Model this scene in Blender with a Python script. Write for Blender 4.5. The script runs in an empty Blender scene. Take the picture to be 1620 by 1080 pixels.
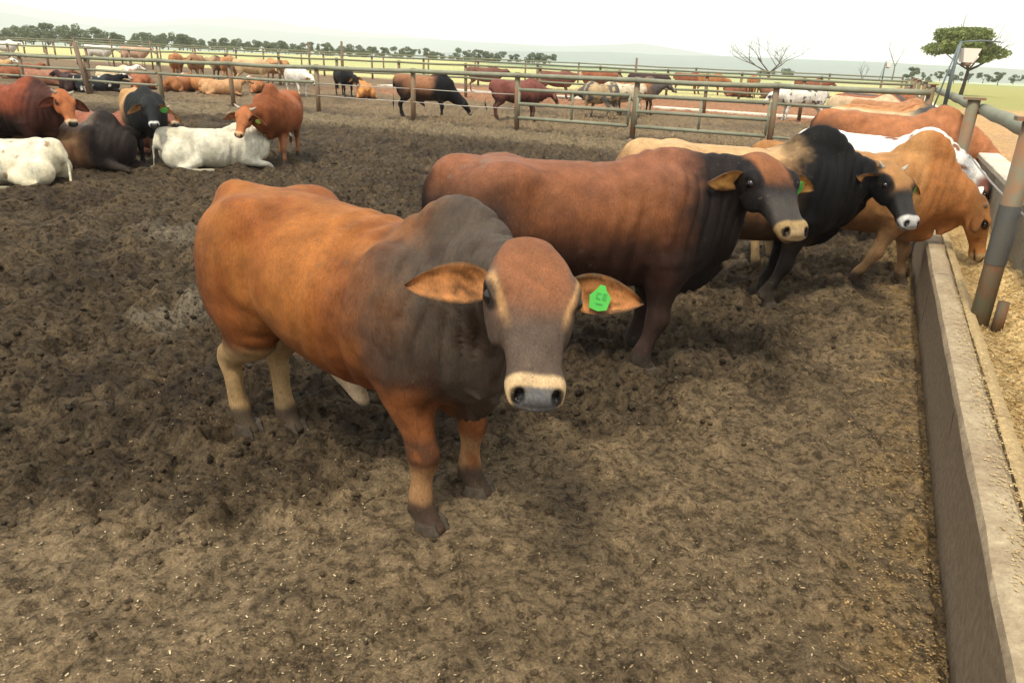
import bpy, bmesh, math, random, time
import numpy as np
from mathutils import Vector, Matrix
T0 = time.time()
sc = bpy.context.scene
COL = sc.collection
# ------------------------------------------------------------------ camera
CAM_H = 1.8; F_PX = 1180.0; PITCH = math.radians(21.0); ROLL = math.radians(2.4)
fw = Vector((0, math.cos(PITCH), -math.sin(PITCH)))
up0 = Vector((0, math.sin(PITCH), math.cos(PITCH))); r0 = Vector((1, 0, 0))
rt = r0*math.cos(ROLL) + up0*math.sin(ROLL); upv = up0*math.cos(ROLL) - r0*math.sin(ROLL)
cd = bpy.data.cameras.new('camera'); cam = bpy.data.objects.new('camera', cd); COL.objects.link(cam)
m3 = Matrix((rt, upv, -fw)).transposed()
cam.matrix_world = Matrix.Translation((0, 0, CAM_H)) @ m3.to_4x4()
cd.sensor_width = 36.0; cd.lens = F_PX/1620*36.0; cd.clip_start = 0.05; cd.clip_end = 60000
sc.camera = cam
# ------------------------------------------------------------------ light
W = bpy.data.worlds.new('World'); sc.world = W; W.use_nodes = True
nt = W.node_tree; nt.nodes.clear()
SUN_EL, SUN_AZ = math.radians(58), math.radians(200)
sky = nt.nodes.new('ShaderNodeTexSky'); sky.sky_type = 'NISHITA'; sky.sun_disc = False
sky.sun_elevation = SUN_EL; sky.sun_rotation = SUN_AZ; sky.dust_density = 6.0; sky.air_density = 1.0
hs = nt.nodes.new('ShaderNodeHueSaturation'); hs.inputs['Saturation'].default_value = 0.12
mxw = nt.nodes.new('ShaderNodeMix'); mxw.data_type = 'RGBA'; mxw.inputs[0].default_value = 0.72   # cloud cover over the sky
mxw.inputs[7].default_value = (14.4, 14.7, 14.8, 1)
bg = nt.nodes.new('ShaderNodeBackground'); bg.inputs['Strength'].default_value = 0.084
wo = nt.nodes.new('ShaderNodeOutputWorld')
nt.links.new(sky.outputs[0], hs.inputs['Color']); nt.links.new(hs.outputs[0], mxw.inputs[6])
nt.links.new(mxw.outputs[2], bg.inputs['Color']); nt.links.new(bg.outputs[0], wo.inputs['Surface'])
sl = bpy.data.lights.new('sun', 'SUN'); sl.energy = 3.4; sl.angle = math.radians(9); sl.color = (1, 0.92, 0.76)
so = bpy.data.objects.new('sun', sl); COL.objects.link(so)
# sky texture rotation: 0 = +Y, clockwise seen from above
sd = Vector((math.sin(SUN_AZ)*math.cos(SUN_EL), math.cos(SUN_AZ)*math.cos(SUN_EL), math.sin(SUN_EL)))
so.rotation_euler = sd.to_track_quat('Z', 'Y').to_euler()
sc.view_settings.view_transform = 'Standard'; sc.view_settings.look = 'None'
sc.view_settings.exposure = 0.38; sc.view_settings.gamma = 1.0; sc.view_settings.use_curve_mapping = False
sc.render.engine = 'CYCLES'; sc.cycles.volume_bounces = 3

# ------------------------------------------------------------------ helpers
rng = np.random.default_rng(7); random.seed(7)
def A3(*a): return np.array(a, dtype=float)
def tag(o, label=None, cat=None, group=None, kind=None):
    if label: o['label'] = label
    if cat: o['category'] = cat
    if group: o['group'] = group
    if kind: o['kind'] = kind
    return o
def link(name, me, mats=(), parent=None):
    o = bpy.data.objects.new(name, me); COL.objects.link(o)
    for m in (mats if isinstance(mats, (list, tuple)) else [mats]):
        if m and m.name not in [x.name for x in me.materials if x]: me.materials.append(m)
    if parent: o.parent = parent
    return o
def empty(name, loc, rz=0.0):
    o = bpy.data.objects.new(name, None); COL.objects.link(o); o.location = loc; o.rotation_euler = (0, 0, rz)
    o.empty_display_size = 0.2
    return o
def mesh_np(name, V, Fq, smooth=True, colors=None, cname='coat'):
    V = np.asarray(V, dtype=np.float32); me = bpy.data.meshes.new(name)
    if isinstance(Fq, np.ndarray):
        n, k = Fq.shape
        me.vertices.add(len(V)); me.vertices.foreach_set('co', V.ravel())
        me.loops.add(n*k); me.loops.foreach_set('vertex_index', Fq.astype(np.int32).ravel())
        me.polygons.add(n); me.polygons.foreach_set('loop_start', np.arange(0, n*k, k, dtype=np.int32))
        me.update(calc_edges=True)
    else:
        me.from_pydata(V.tolist(), [], [list(map(int, f)) for f in Fq]); me.update()
    if smooth: me.polygons.foreach_set('use_smooth', np.ones(len(me.polygons), dtype=bool))
    if colors is not None:
        ca = me.color_attributes.new(cname, 'FLOAT_COLOR', 'POINT')
        c4 = np.ones((len(V), 4), dtype=np.float32); c4[:, :colors.shape[1]] = colors
        ca.data.foreach_set('color', c4.ravel())
    return me
def _h(ix, iy, iz, seed):
    n = (ix*73856093) ^ (iy*19349663) ^ (iz*83492791) ^ (seed*2654435761 % 2**31)
    n = n & 0x7fffffff; n = (n ^ (n >> 13))*1274126177 & 0x7fffffff
    n = (n ^ (n >> 11))*1103515245 & 0x7fffffff; n = n ^ (n >> 15)
    return (n & 0xffff)/65535.0
def vnoise(P, seed=0):
    """value noise, -1..1; P (N,2|3)"""
    P = np.asarray(P, dtype=float)
    if P.shape[1] == 2: P = np.c_[P, np.zeros(len(P))]; flat = True
    else: flat = False
    i = np.floor(P).astype(np.int64); f = P - i; f = f*f*f*(f*(f*6-15)+10)
    r = 0
    for dx in (0, 1):
        wx = f[:, 0] if dx else 1-f[:, 0]
        for dy in (0, 1):
            wy = f[:, 1] if dy else 1-f[:, 1]
            if flat: r = r + _h(i[:, 0]+dx, i[:, 1]+dy, i[:, 2], seed)*wx*wy
            else:
                for dz in (0, 1):
                    wz = f[:, 2] if dz else 1-f[:, 2]
                    r = r + _h(i[:, 0]+dx, i[:, 1]+dy, i[:, 2]+dz, seed)*wx*wy*wz
    return r*2-1
def fbm(P, octs=4, seed=0, gain=0.5):
    P = np.asarray(P, dtype=float); a = 1; s = 0; t = 0
    for o in range(octs):
        s = s + a*vnoise(P*(2.03**o)+o*17.3, seed+o); t += a; a *= gain
    return s/t
def sst(a, b, x):
    t = np.clip((x-a)/(b-a), 0, 1); return t*t*(3-2*t)
class MB:
    """collects boxes, tubes and prisms and builds ONE mesh"""
    def __init__(s): s.V = []; s.F = []
    def box(s, c, d, R=None):
        b = len(s.V); c = A3(*c)
        for x in (-1, 1):
            for y in (-1, 1):
                for z in (-1, 1):
                    v = A3(x*d[0]/2, y*d[1]/2, z*d[2]/2)
                    if R is not None: v = R @ v
                    s.V.append(c+v)
        for f in ((0, 1, 3, 2), (4, 6, 7, 5), (0, 4, 5, 1), (2, 3, 7, 6), (0, 2, 6, 4), (1, 5, 7, 3)): s.F.append([b+i for i in f])
        return s
    def tube(s, pts, rads, n=8, cap=True):
        pts = [A3(*p) for p in pts]
        if not isinstance(rads, (list, tuple, np.ndarray)): rads = [rads]*len(pts)
        b0 = len(s.V); pu = None
        for i, p in enumerate(pts):
            t = pts[min(i+1, len(pts)-1)]-pts[max(i-1, 0)]; t = t/(np.linalg.norm(t)+1e-9)
            if pu is None:
                pu = np.cross(t, A3(0, 0, 1) if abs(t[2]) < .9 else A3(1, 0, 0))
            pu = pu - t*(pu@t); pu /= np.linalg.norm(pu)+1e-9
            w = np.cross(t, pu)
            for k in range(n):
                a = 2*math.pi*k/n; s.V.append(p+rads[i]*(pu*math.cos(a)+w*math.sin(a)))
        for i in range(len(pts)-1):
            for k in range(n):
                s.F.append([b0+i*n+k, b0+i*n+(k+1) % n, b0+(i+1)*n+(k+1) % n, b0+(i+1)*n+k])
        if cap:
            s.F.append([b0+k for k in range(n)][::-1]); s.F.append([b0+(len(pts)-1)*n+k for k in range(n)])
        return s
    def build(s, name, mat, parent=None, smooth=False):
        me = mesh_np(name, np.array(s.V), s.F, smooth); return link(name, me, mat, parent)
def N(nt, t, **kw):
    n = nt.nodes.new(t)
    for k, v in kw.items():
        if k.startswith('i_'):
            key = k[2:]; key = int(key) if key.isdigit() else key.replace('_', ' ')
            n.inputs[key].default_value = v
        else: setattr(n, k, v)
    return n
def newmat(name):
    m = bpy.data.materials.new(name); m.use_nodes = True; t = m.node_tree; t.nodes.clear()
    o = t.nodes.new('ShaderNodeOutputMaterial'); b = t.nodes.new('ShaderNodeBsdfPrincipled')
    t.links.new(b.outputs[0], o.inputs['Surface']); b.inputs['Roughness'].default_value = .8
    return m, t, b
def mix(t, f, a, b, blend='MIX'):
    n = t.nodes.new('ShaderNodeMix'); n.data_type = 'RGBA'; n.blend_type = blend
    for s_, v in ((0, f), (6, a), (7, b)):
        if hasattr(v, 'is_linked') or hasattr(v, 'links'): t.links.new(v, n.inputs[s_])
        else: n.inputs[s_].default_value = v if s_ == 0 else (tuple(v)+(1,))[:4]
    return n.outputs[2]
def noise_node(t, scale, detail=4, rough=.6, coord='Object', dist=0, vec=None):
    if vec is None:
        tc = t.nodes.new('ShaderNodeTexCoord'); vec = tc.outputs[coord]
    n = N(t, 'ShaderNodeTexNoise'); n.inputs['Scale'].default_value = scale; n.inputs['Detail'].default_value = detail
    n.inputs['Roughness'].default_value = rough; n.inputs['Distortion'].default_value = dist
    t.links.new(vec, n.inputs['Vector']); return n.outputs['Fac']
def ramp(t, fac, stops):
    n = t.nodes.new('ShaderNodeValToRGB'); e = n.color_ramp.elements
    while len(e) < len(stops): e.new(.5)
    for k, (p, c) in enumerate(stops):
        e[k].position = p; e[k].color = (c, c, c, 1) if isinstance(c, (int, float)) else tuple(c)+(1,)
    t.links.new(fac, n.inputs[0]); return n.outputs[0]
def bump(t, b, h, strength=.4, dist=.01, prev=None):
    n = t.nodes.new('ShaderNodeBump'); n.inputs['Strength'].default_value = strength; n.inputs['Distance'].default_value = dist
    t.links.new(h, n.inputs['Height'])
    if prev is not None: t.links.new(prev, n.inputs['Normal'])
    t.links.new(n.outputs[0], b.inputs['Normal']); return n.outputs[0]
# ------------------------------------------------------------------ implicit animal modelling (numpy signed fields -> one skin mesh)
def catmull(K, t):
    K = np.asarray(K, dtype=float); n = len(K)
    i = np.clip(np.floor(t).astype(int), 0, n-2); f = (t-i)[:, None]
    p1 = K[i]; p2 = K[i+1]; p0 = K[np.maximum(i-1, 0)]; p3 = K[np.minimum(i+2, n-1)]
    m1 = (p2-p0)/2; m2 = (p3-p1)/2
    return (2*f**3-3*f**2+1)*p1+(f**3-2*f**2+f)*m1+(-2*f**3+3*f**2)*p2+(f**3-f**2)*m2
class Chain:
    """elliptical loft: stations (x,y,z, half width, up radius, down radius)"""
    def __init__(s, name, st, up=(0, 0, 1), k=.04, sub=4, capf=.6, flat=2.0, part=None):
        st = np.array(st, dtype=float); n = len(st); t = np.linspace(0, n-1, (n-1)*sub+1)
        Q = catmull(st, t); s.C = Q[:, :3]; s.R = np.maximum(Q[:, 3:6], .004); s.name = name; s.k = k; s.tau = t/(n-1)
        T = np.gradient(s.C, axis=0); T /= np.linalg.norm(T, axis=1)[:, None]+1e-9
        up = np.array(up, dtype=float)
        U = (np.tile(up, (len(T), 1)) if up.ndim == 1 else catmull(up, t)); U = U-T*(U*T).sum(1)[:, None]; U /= np.linalg.norm(U, axis=1)[:, None]+1e-9
        s.T = T; s.U = U; s.S = np.cross(U, T); s.capf = capf
        m = s.R.max()*1.05+k*1.2+.03
        s.lo = s.C.min(0)-m; s.hi = s.C.max(0)+m
    def ev(s, P, full=False):
        best = np.full(len(P), 1e9); bi = np.zeros(len(P), dtype=int); bf = np.zeros(len(P))
        for j in range(len(s.C)-1):
            a = s.C[j]; d = s.C[j+1]-a; L = d@d+1e-12
            v = P-a; f = np.clip((v@d)/L, 0, 1); q = v-f[:, None]*d; dd = np.einsum('ij,ij->i', q, q)
            m = dd < best; best[m] = dd[m]; bi[m] = j; bf[m] = f[m]
        f = bf[:, None]; L = lambda X: X[bi]*(1-f)+X[bi+1]*f
        v = P-L(s.C); R = L(s.R)
        x = np.einsum('ij,ij->i', v, L(s.T)); y = np.einsum('ij,ij->i', v, L(s.S)); z = np.einsum('ij,ij->i', v, L(s.U))
        rz = np.where(z > 0, R[:, 1], R[:, 2]); ry = R[:, 0]; rx = s.capf*np.minimum(ry, rz)+.004
        k0 = np.sqrt((x/rx)**2+(y/ry)**2+(z/rz)**2)+1e-9; k1 = np.sqrt((x/rx**2)**2+(y/ry**2)**2+(z/rz**2)**2)+1e-9
        d = k0*(k0-1)/k1
        if full: return d, s.tau[bi]*(1-bf)+s.tau[bi+1]*bf, y/ry, z/rz
        return d
class Ell:
    def __init__(s, name, c, r, ax=(1, 0, 0), up=(0, 0, 1), k=.05, sub=False):
        s.name = name; s.c = A3(*c); s.r = A3(*r); s.k = k; s.subm = sub
        a = A3(*ax); a /= np.linalg.norm(a); u = A3(*up); u -= a*(a@u); u /= np.linalg.norm(u)
        s.M = np.array([a, np.cross(u, a), u]); m = s.r.max()*1.05+k*1.2+.03; s.lo = s.c-m; s.hi = s.c+m
    def ev(s, P, full=False):
        q = (P-s.c)@s.M.T; k0 = np.sqrt(((q/s.r)**2).sum(1))+1e-9; k1 = np.sqrt(((q/s.r**2)**2).sum(1))+1e-9
        d = k0*(k0-1)/k1
        if full: return d, (q/s.r)[:, 0], (q/s.r)[:, 1], (q/s.r)[:, 2]
        return d
def smin(a, b, k):
    h = np.maximum(k-np.abs(a-b), 0)/k; return np.minimum(a, b)-h*h*k*.25
def field(prims, P):
    D = np.full(len(P), .5)
    for p in prims:
        m = np.all((P > p.lo) & (P < p.hi), axis=1)
        if not m.any(): continue
        d = p.ev(P[m])
        D[m] = -smin(-D[m], d, p.k) if getattr(p, 'subm', False) else smin(D[m], d, p.k)
    return D
def axis_nodes(lo, hi, h, flo, fhi, hf):
    out = [lo]
    while out[-1] < hi:
        x = out[-1]; dist = max(flo-x, x-fhi, 0); out.append(x+min(h, hf+dist*.18))
    return np.array(out)
def surface(prims, h=.02, fine=None, hf=None):
    lo = np.min([p.lo for p in prims], 0); hi = np.max([p.hi for p in prims], 0)
    axs = []
    for a in range(3):
        if fine is None: axs.append(np.arange(lo[a], hi[a]+h, h))
        else: axs.append(axis_nodes(lo[a], hi[a], h, fine[0][a], fine[1][a], hf))
    X, Y, Z = axs; nx, ny, nz = len(X), len(Y), len(Z)
    st = 3; ci = [np.arange(0, n+st, st) for n in (nx, ny, nz)]
    cx = [np.interp(c, np.arange(len(a)), a) for c, a in zip(ci, axs)]
    # extend beyond the last
    G = np.stack(np.meshgrid(*cx, indexing='ij'), -1).reshape(-1, 3)
    Dc = field(prims, G).reshape(len(cx[0]), len(cx[1]), len(cx[2]))
    near = np.abs(Dc) < h*st*2.1
    nb = near.copy()
    for ax in range(3):
        s1 = [slice(None)]*3; s2 = [slice(None)]*3; s1[ax] = slice(1, None); s2[ax] = slice(None, -1)
        t_ = nb.copy(); t_[tuple(s1)] |= nb[tuple(s2)]; t_[tuple(s2)] |= nb[tuple(s1)]; nb = t_
    ix = [np.minimum(np.arange(n)//st, len(c)-1) for n, c in zip((nx, ny, nz), cx)]
    D = Dc[np.ix_(*ix)].astype(float); M = nb[np.ix_(*ix)]
    idx = np.argwhere(M); P = np.c_[X[idx[:, 0]], Y[idx[:, 1]], Z[idx[:, 2]]]
    D[M] = field(prims, P)
    D[0], D[-1], D[:, 0], D[:, -1], D[:, :, 0], D[:, :, -1] = (.3,)*6
    S = D < 0
    c8 = [(a, b, c) for a in (0, 1) for b in (0, 1) for c in (0, 1)]
    cnt = np.zeros((nx-1, ny-1, nz-1), dtype=np.int8)
    for a, b, c in c8: cnt += S[a:nx-1+a, b:ny-1+b, c:nz-1+c]
    cells = np.argwhere((cnt > 0) & (cnt < 8)); vid = np.full(cnt.shape, -1, dtype=np.int64)
    vid[cells[:, 0], cells[:, 1], cells[:, 2]] = np.arange(len(cells))
    acc = np.zeros((len(cells), 3)); na = np.zeros(len(cells))
    vals = {c: D[cells[:, 0]+c[0], cells[:, 1]+c[1], cells[:, 2]+c[2]] for c in c8}
    for c in c8:
        for ax in range(3):
            if c[ax] == 1: continue
            e = list(c); e[ax] = 1; e = tuple(e); v0, v1 = vals[c], vals[e]; m = (v0 < 0) != (v1 < 0)
            t = v0[m]/(v0[m]-v1[m]); q = np.tile(np.array(c, float), (m.sum(), 1)); q[:, ax] = t
            acc[m] += q; na[m] += 1
    loc = cells+acc/na[:, None]
    V = np.c_[[np.interp(loc[:, a], np.arange(len(axs[a])), axs[a]) for a in range(3)]].T
    F = []
    for ax in range(3):
        b, c = (ax+1) % 3, (ax+2) % 3
        s0 = [slice(1, -1)]*3; s1 = [slice(1, -1)]*3; s0[ax] = slice(0, -1); s1[ax] = slice(1, None)
        A, B = S[tuple(s0)], S[tuple(s1)]; E = np.argwhere(A != B); flip = A[E[:, 0], E[:, 1], E[:, 2]]
        off = np.ones(3, int); off[ax] = 0; E = E+off
        def vv(db, dc):
            q = E.copy(); q[:, b] -= db; q[:, c] -= dc; return vid[q[:, 0], q[:, 1], q[:, 2]]
        Q = np.c_[vv(1, 1), vv(0, 1), vv(0, 0), vv(1, 0)]; Q[~flip] = Q[~flip][:, ::-1]; F.append(Q)
    F = np.concatenate(F); F = F[(F >= 0).all(1)]
    # keep the connected skin, smooth a little
    e = np.concatenate([F[:, [i, (i+1) % 4]] for i in range(4)])
    n = len(V)
    for lam in (.6, -.45, .6, -.3):
        s_ = np.zeros((n, 3)); cc = np.bincount(e[:, 0], minlength=n)+np.bincount(e[:, 1], minlength=n)
        for a in range(3): s_[:, a] = np.bincount(e[:, 0], V[e[:, 1], a], n)+np.bincount(e[:, 1], V[e[:, 0], a], n)
        V = V+lam*(s_/np.maximum(cc, 1)[:, None]-V)
    return V, F
def vnormals(V, F):
    n = np.cross(V[F[:, 2]]-V[F[:, 0]], V[F[:, 3]]-V[F[:, 1]]); o = np.zeros_like(V)
    for j in range(4):
        for a in range(3): o[:, a] += np.bincount(F[:, j], n[:, a], len(V))
    return o/(np.linalg.norm(o, axis=1)[:, None]+1e-12)

# ------------------------------------------------------------------ cattle anatomy
def nrm(v): v = A3(*v); return v/np.linalg.norm(v)
def anatomy(c):
    """c: dict of pose values in the animal's own frame (+X forward, +Y left). returns primitives + info"""
    lie = c.get('lie', False); fat = c.get('fat', 1.0); dz = -.52 if lie else 0.0
    hump = c.get('hump', 1.0); bend = c.get('bend', 0.0)
    P = []
    def by(x): return bend*max(x-.1, 0)**2
    T = [(-.80, .97, .10, .10, .13), (-.72, .97, .19, .17, .24), (-.55, .95, .255, .235, .30), (-.32, .92, .295, .255, .34),
         (-.05, .89, .335, .275, .385), (.2, .88, .335, .28, .39), (.42, .89, .29, .29, .36), (.60, .90, .225, .26, .33), (.76, .90, .14, .19, .24)]
    if lie: T = [(x, z, w*1.10, a*.97, b*1.0) for x, z, w, a, b in T]
    ln = c.get('len', 1.0); lf = c.get('lift', 0.0); dR = -.6*(ln-1); lw = c.get('legw', 1.0)
    def lx(x): return x if x > .1 else .1+(x-.1)*ln
    def lz(x): return lf*float(sst(.4, -.3, np.array(x)))
    P.append(Chain('torso', [(lx(x), by(x), z+dz+lz(x), w*fat, a, b*(.5+.5*fat)) for x, z, w, a, b in T], k=.06, sub=3))
    # hip bones, tail head
    for s in (-1, 1): P.append(Ell('torso', (-.42+dR, s*.185*fat, 1.10+dz+lf), (.10, .07, .07), k=.09))
    P.append(Ell('torso', (-.70+dR, 0, 1.12+dz+lf), (.12, .07, .07), k=.09))
    hx = c.get('humpx', .44)
    if hump > 0:
        hw = c.get('humpw', 1.0); hz = c.get('humpz', 0.0)
        P.append(Chain('hump', [(hx-.24*hw, by(hx-.2), 1.13+dz+hz, .07, .03, .05), (hx-.13*hw, by(hx-.1), 1.15+dz+hz, .10, .07+.05*hump, .1), (hx-.0, by(hx), 1.16+dz+hz, .115, .07+.13*hump, .1),
                               (hx+.10*hw, by(hx+.1), 1.14+dz+hz, .105, .06+.11*hump, .1), (hx+.22*hw, by(hx+.2), 1.08+dz+hz, .08, .07, .08)], k=.07))
    # neck
    poll = A3(*c['poll']); hd = nrm(c['hdir']); hu = nrm(c.get('hup', (0, 0, 1))); hu = nrm(hu-hd*(hu@hd)); hsd = np.cross(hu, hd)
    HL = c.get('hlen', .50)
    nb = A3(.50, by(.5), .93+dz); ne = poll+hd*.07-hu*.11
    mid = (nb*.5+ne*.5)+A3(*c.get('nmid', (0, 0, 0)))
    P.append(Chain('neck', [tuple(nb)+(.20, .24, .28), tuple(nb*.62+mid*.38)+(.175, .20, .25), tuple(mid)+(.14, .165, .19), tuple(mid*.4+ne*.6)+(.122, .135, .145), tuple(ne)+(.11, .11, .11)],
                   up=c.get('nup', (0, 0, 1)), k=.07, sub=3))
    # dewlap / brisket
    dw = c.get('dewlap', 1.0)
    th = ne-hu*.10*0+A3(0, 0, -.10); br = A3(.60, by(.6), .60+dz)
    if not lie:
        q1 = A3(.60, by(.6), .48); q2 = mid*.6+br*.4+A3(.03, 0, -.16)
        q1 = A3(.57, by(.57), .56); qm = A3(.70, by(.70), .66)
        P.append(Chain('dewlap', [(.36, by(.36), .56, .05, .09, .07), tuple(q1)+(.034, .13, .05+.04*dw), tuple(qm*.75+q2*.25)+(.024, .16, .035+.045*dw), tuple(q2*.8+qm*.2)+(.020, .15, .045*dw+.02), tuple(th*.6+q2*.4)+(.020, .09, .03)],
                       k=.07, sub=4))
    # head
    def hp(a, b, z): return poll+hd*a+hsd*b+hu*z
    w = c.get('hwide', 1.0)
    hs_ = [(-.02, -.045, .072, .045, .06), (.05, -.04, .106, .064, .10), (.13, -.04, .124, .064, .128), (.20, -.042, .110, .056, .128), (.28, -.048, .083, .050, .105), (.36, -.056, .070, .043, .080), (.43, -.064, .070, .042, .062), (.475, -.07, .066, .036, .048)]
    P.append(Chain('head', [tuple(hp(a*HL/.5, 0, z))+(wd*w, ut, ub) for a, z, wd, ut, ub in hs_], up=tuple(hu), k=.035, sub=4, capf=.55))
    for s in (-1, 1):
        P.append(Ell('head', hp(.155*HL/.5, s*.098*w, -.010), (.050, .028, .034), ax=hd, up=hu, k=.035))       # brow
        P.append(Ell('head', hp(.20*HL/.5, s*.085*w, -.10), (.09, .03, .06), ax=hd, up=hu, k=.04))              # cheek
        P.append(Ell('muzzle', hp(.435*HL/.5, s*.040*w, -.060), (.042, .036, .044), ax=hd, up=hu, k=.025))
    P.append(Ell('muzzle', hp(.425*HL/.5, 0, -.118), (.055, .042, .026), ax=hd, up=hu, k=.02))                   # lower lip
    if c.get('detail'):
        for s in (-1, 1):
            e = Ell('socket', hp(.176*HL/.5, s*.126*w, -.028), (.024, .02, .014), ax=hd, up=hu, k=.012, sub=True); P.append(e)
            P.append(Ell('nostril', hp(.478*HL/.5, s*.046*w, -.045), (.022, .012, .016), ax=nrm(hd+hsd*s*.3), up=hu, k=.012, sub=True))
        P.append(Chain('mouth', [tuple(hp(.33*HL/.5, .085*w, -.115))+(.004, .004, .004), tuple(hp(.42*HL/.5, .078*w, -.103))+(.005, .005, .005), tuple(hp(.50*HL/.5, .0, -.098))+(.005, .005, .005),
                                  tuple(hp(.42*HL/.5, -.078*w, -.103))+(.005, .005, .005), tuple(hp(.33*HL/.5, -.085*w, -.115))+(.004, .004, .004)], k=.012, sub=3)); P[-1].subm = True
    # legs
    hooves = []
    def LW(st): return [q[:3]+tuple(v*(lw if i > 0 else 1) for v in q[3:]) for i, q in enumerate(st)]
    lg = c.get('legs', {})
    if not lie:
        for s, nm in ((1, 'FL'), (-1, 'FR')):
            dx, dy = lg.get(nm, (0, 0)); b = by(.5); lift = 0
            P.append(Ell('shoulder', (.43, s*.185*fat+b, .88), (.17, .10, .29), ax=(1, 0, .35), k=.10))
            P.append(Chain('foreleg', LW([(.42+dx*.1, s*.185+b+dy*.1, .70, .115, .14, .14), (.44+dx*.2, s*.175+b+dy*.2, .58, .082, .10, .10), (.48+dx*.45, s*.165+b+dy*.45, .44, .053, .060, .058), (.50+dx*.6, s*.16+b+dy*.6, .345, .056, .066, .054),
                                       (.50+dx*.75, s*.157+b+dy*.75, .24, .035, .037, .040), (.50+dx*.95, s*.155+b+dy*.95, .135, .044, .045, .05), (.525+dx, s*.155+b+dy, .075, .041, .042, .042), (.545+dx, s*.155+b+dy, .02, .052, .062, .062)]), up=(1, 0, .2), k=.05, sub=3))
            hooves.append((A3(.55+dx, s*.155+b+dy, 0), 'foreleg'))
            for q in (-1, 1):
                if c.get('detail'): P.append(Ell('dewclaw', (.465+dx, s*.155+b+dy+q*.022, .095), (.018, .014, .026), k=.015))
        for s, nm in ((1, 'HL'), (-1, 'HR')):
            dx, dy = lg.get(nm, (0, 0)); dx += dR
            P.append(Ell('thigh', (-.54+dR, s*.165*fat, .86+lf*.7), (.215, .115, .30), ax=(1, 0, -.25), k=.09))
            P.append(Chain('hindleg', LW([(-.50+dx*.1+dR*.9, s*.17+dy*.1, .72, .115, .20, .17), (-.50+dx*.25+dR*.75, s*.165+dy*.2, .60, .090, .125, .125), (-.60+dx*.5+dR*.5, s*.155+dy*.5, .485, .056, .07, .07), (-.665+dx*.7+dR*.3, s*.15+dy*.7, .41, .048, .058, .058),
                                       (-.655+dx*.8+dR*.2, s*.15+dy*.8, .31, .038, .043, .045), (-.64+dx*.9+dR*.1, s*.15+dy*.9, .20, .037, .04, .042), (-.62+dx, s*.15+dy, .13, .043, .046, .05), (-.60+dx, s*.15+dy, .075, .04, .042, .042), (-.58+dx, s*.15+dy, .02, .05, .06, .06)]), up=(1, 0, .2), k=.05, sub=3))
            hooves.append((A3(-.575+dx, s*.15+dy, 0), 'hindleg'))
            for q in (-1, 1):
                if c.get('detail'): P.append(Ell('dewclaw', (-.655+dx, s*.15+dy+q*.022, .095), (.018, .014, .026), k=.015))
        if c.get('sheath'):
            P.append(Chain('sheath', [(-.14, 0, .58, .07, .12, .16), (-.08, 0, .47, .045, .09, .09), (-.03, 0, .40, .036, .05, .05), (.01, 0, .355, .028, .028, .03), (.02, 0, .325, .021, .02, .02)], up=(1, 0, .3), k=.06, sub=3))
    else:
        for s in (1, -1):
            P.append(Ell('shoulder', (.42, s*.19, .88+dz), (.17, .12, .26), ax=(1, 0, .35), k=.10))
            P.append(Chain('foreleg', [(.42, s*.22, .18, .09, .10, .10), (.60, s*.22, .12, .065, .07, .07), (.78, s*.20, .075, .055, .05, .05), (.80, s*.19, .045, .05, .045, .045), (.62, s*.16, .045, .04, .035, .035), (.52, s*.15, .05, .045, .04, .04)], up=(0, 0, 1), k=.04))
            P.append(Ell('thigh', (-.50, s*.25, .24), (.30, .14, .22), ax=(1, 0, -.1), k=.09))
            P.append(Chain('hindleg', [(-.30, s*.34, .18, .08, .14, .12), (-.46, s*.40, .10, .06, .06, .06), (-.58, s*.40, .07, .05, .05, .05), (-.40, s*.42, .05, .04, .04, .04), (-.20, s*.42, .045, .04, .04, .04), (-.10, s*.42, .045, .045, .04, .04)], up=(0, 0, 1), k=.04))
    # tail
    ts = c.get('tail', 0.0)
    if lie: P.append(Chain('tail', [(-.78+dR, 0, 1.13+dz, .03, .03, .03), (-.87, .02, .9+dz, .024, .024, .024), (-.89, .05, .62+dz, .02, .02, .02), (-.93, .12, .05, .035, .03, .03), (-1.0, .22, .03, .02, .02, .02)], up=(1, 0, 0), k=.03))
    else: P.append(Chain('tail', [(q_[0]+dR,)+q_[1:] for q_ in [(-.72, 0, 1.15+lf, .035, .035, .035), (-.84, ts*.1, 1.06+lf, .028, .028, .028), (-.875, ts*.3, .85, .022, .022, .022), (-.87-abs(ts)*.15, ts*.6, .62, .018, .018, .018), (-.86-abs(ts)*.2, ts*.8, .46, .035, .035, .035), (-.86, ts, .30, .03, .03, .03), (-.86, ts, .22, .012, .012, .012)]], up=(1, 0, 0), k=.03))
    info = dict(lw=lw, poll=poll, hd=hd, hu=hu, hs=hsd, hp=hp, HL=HL, w=w, hooves=hooves, dz=dz)
    return P, info
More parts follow.
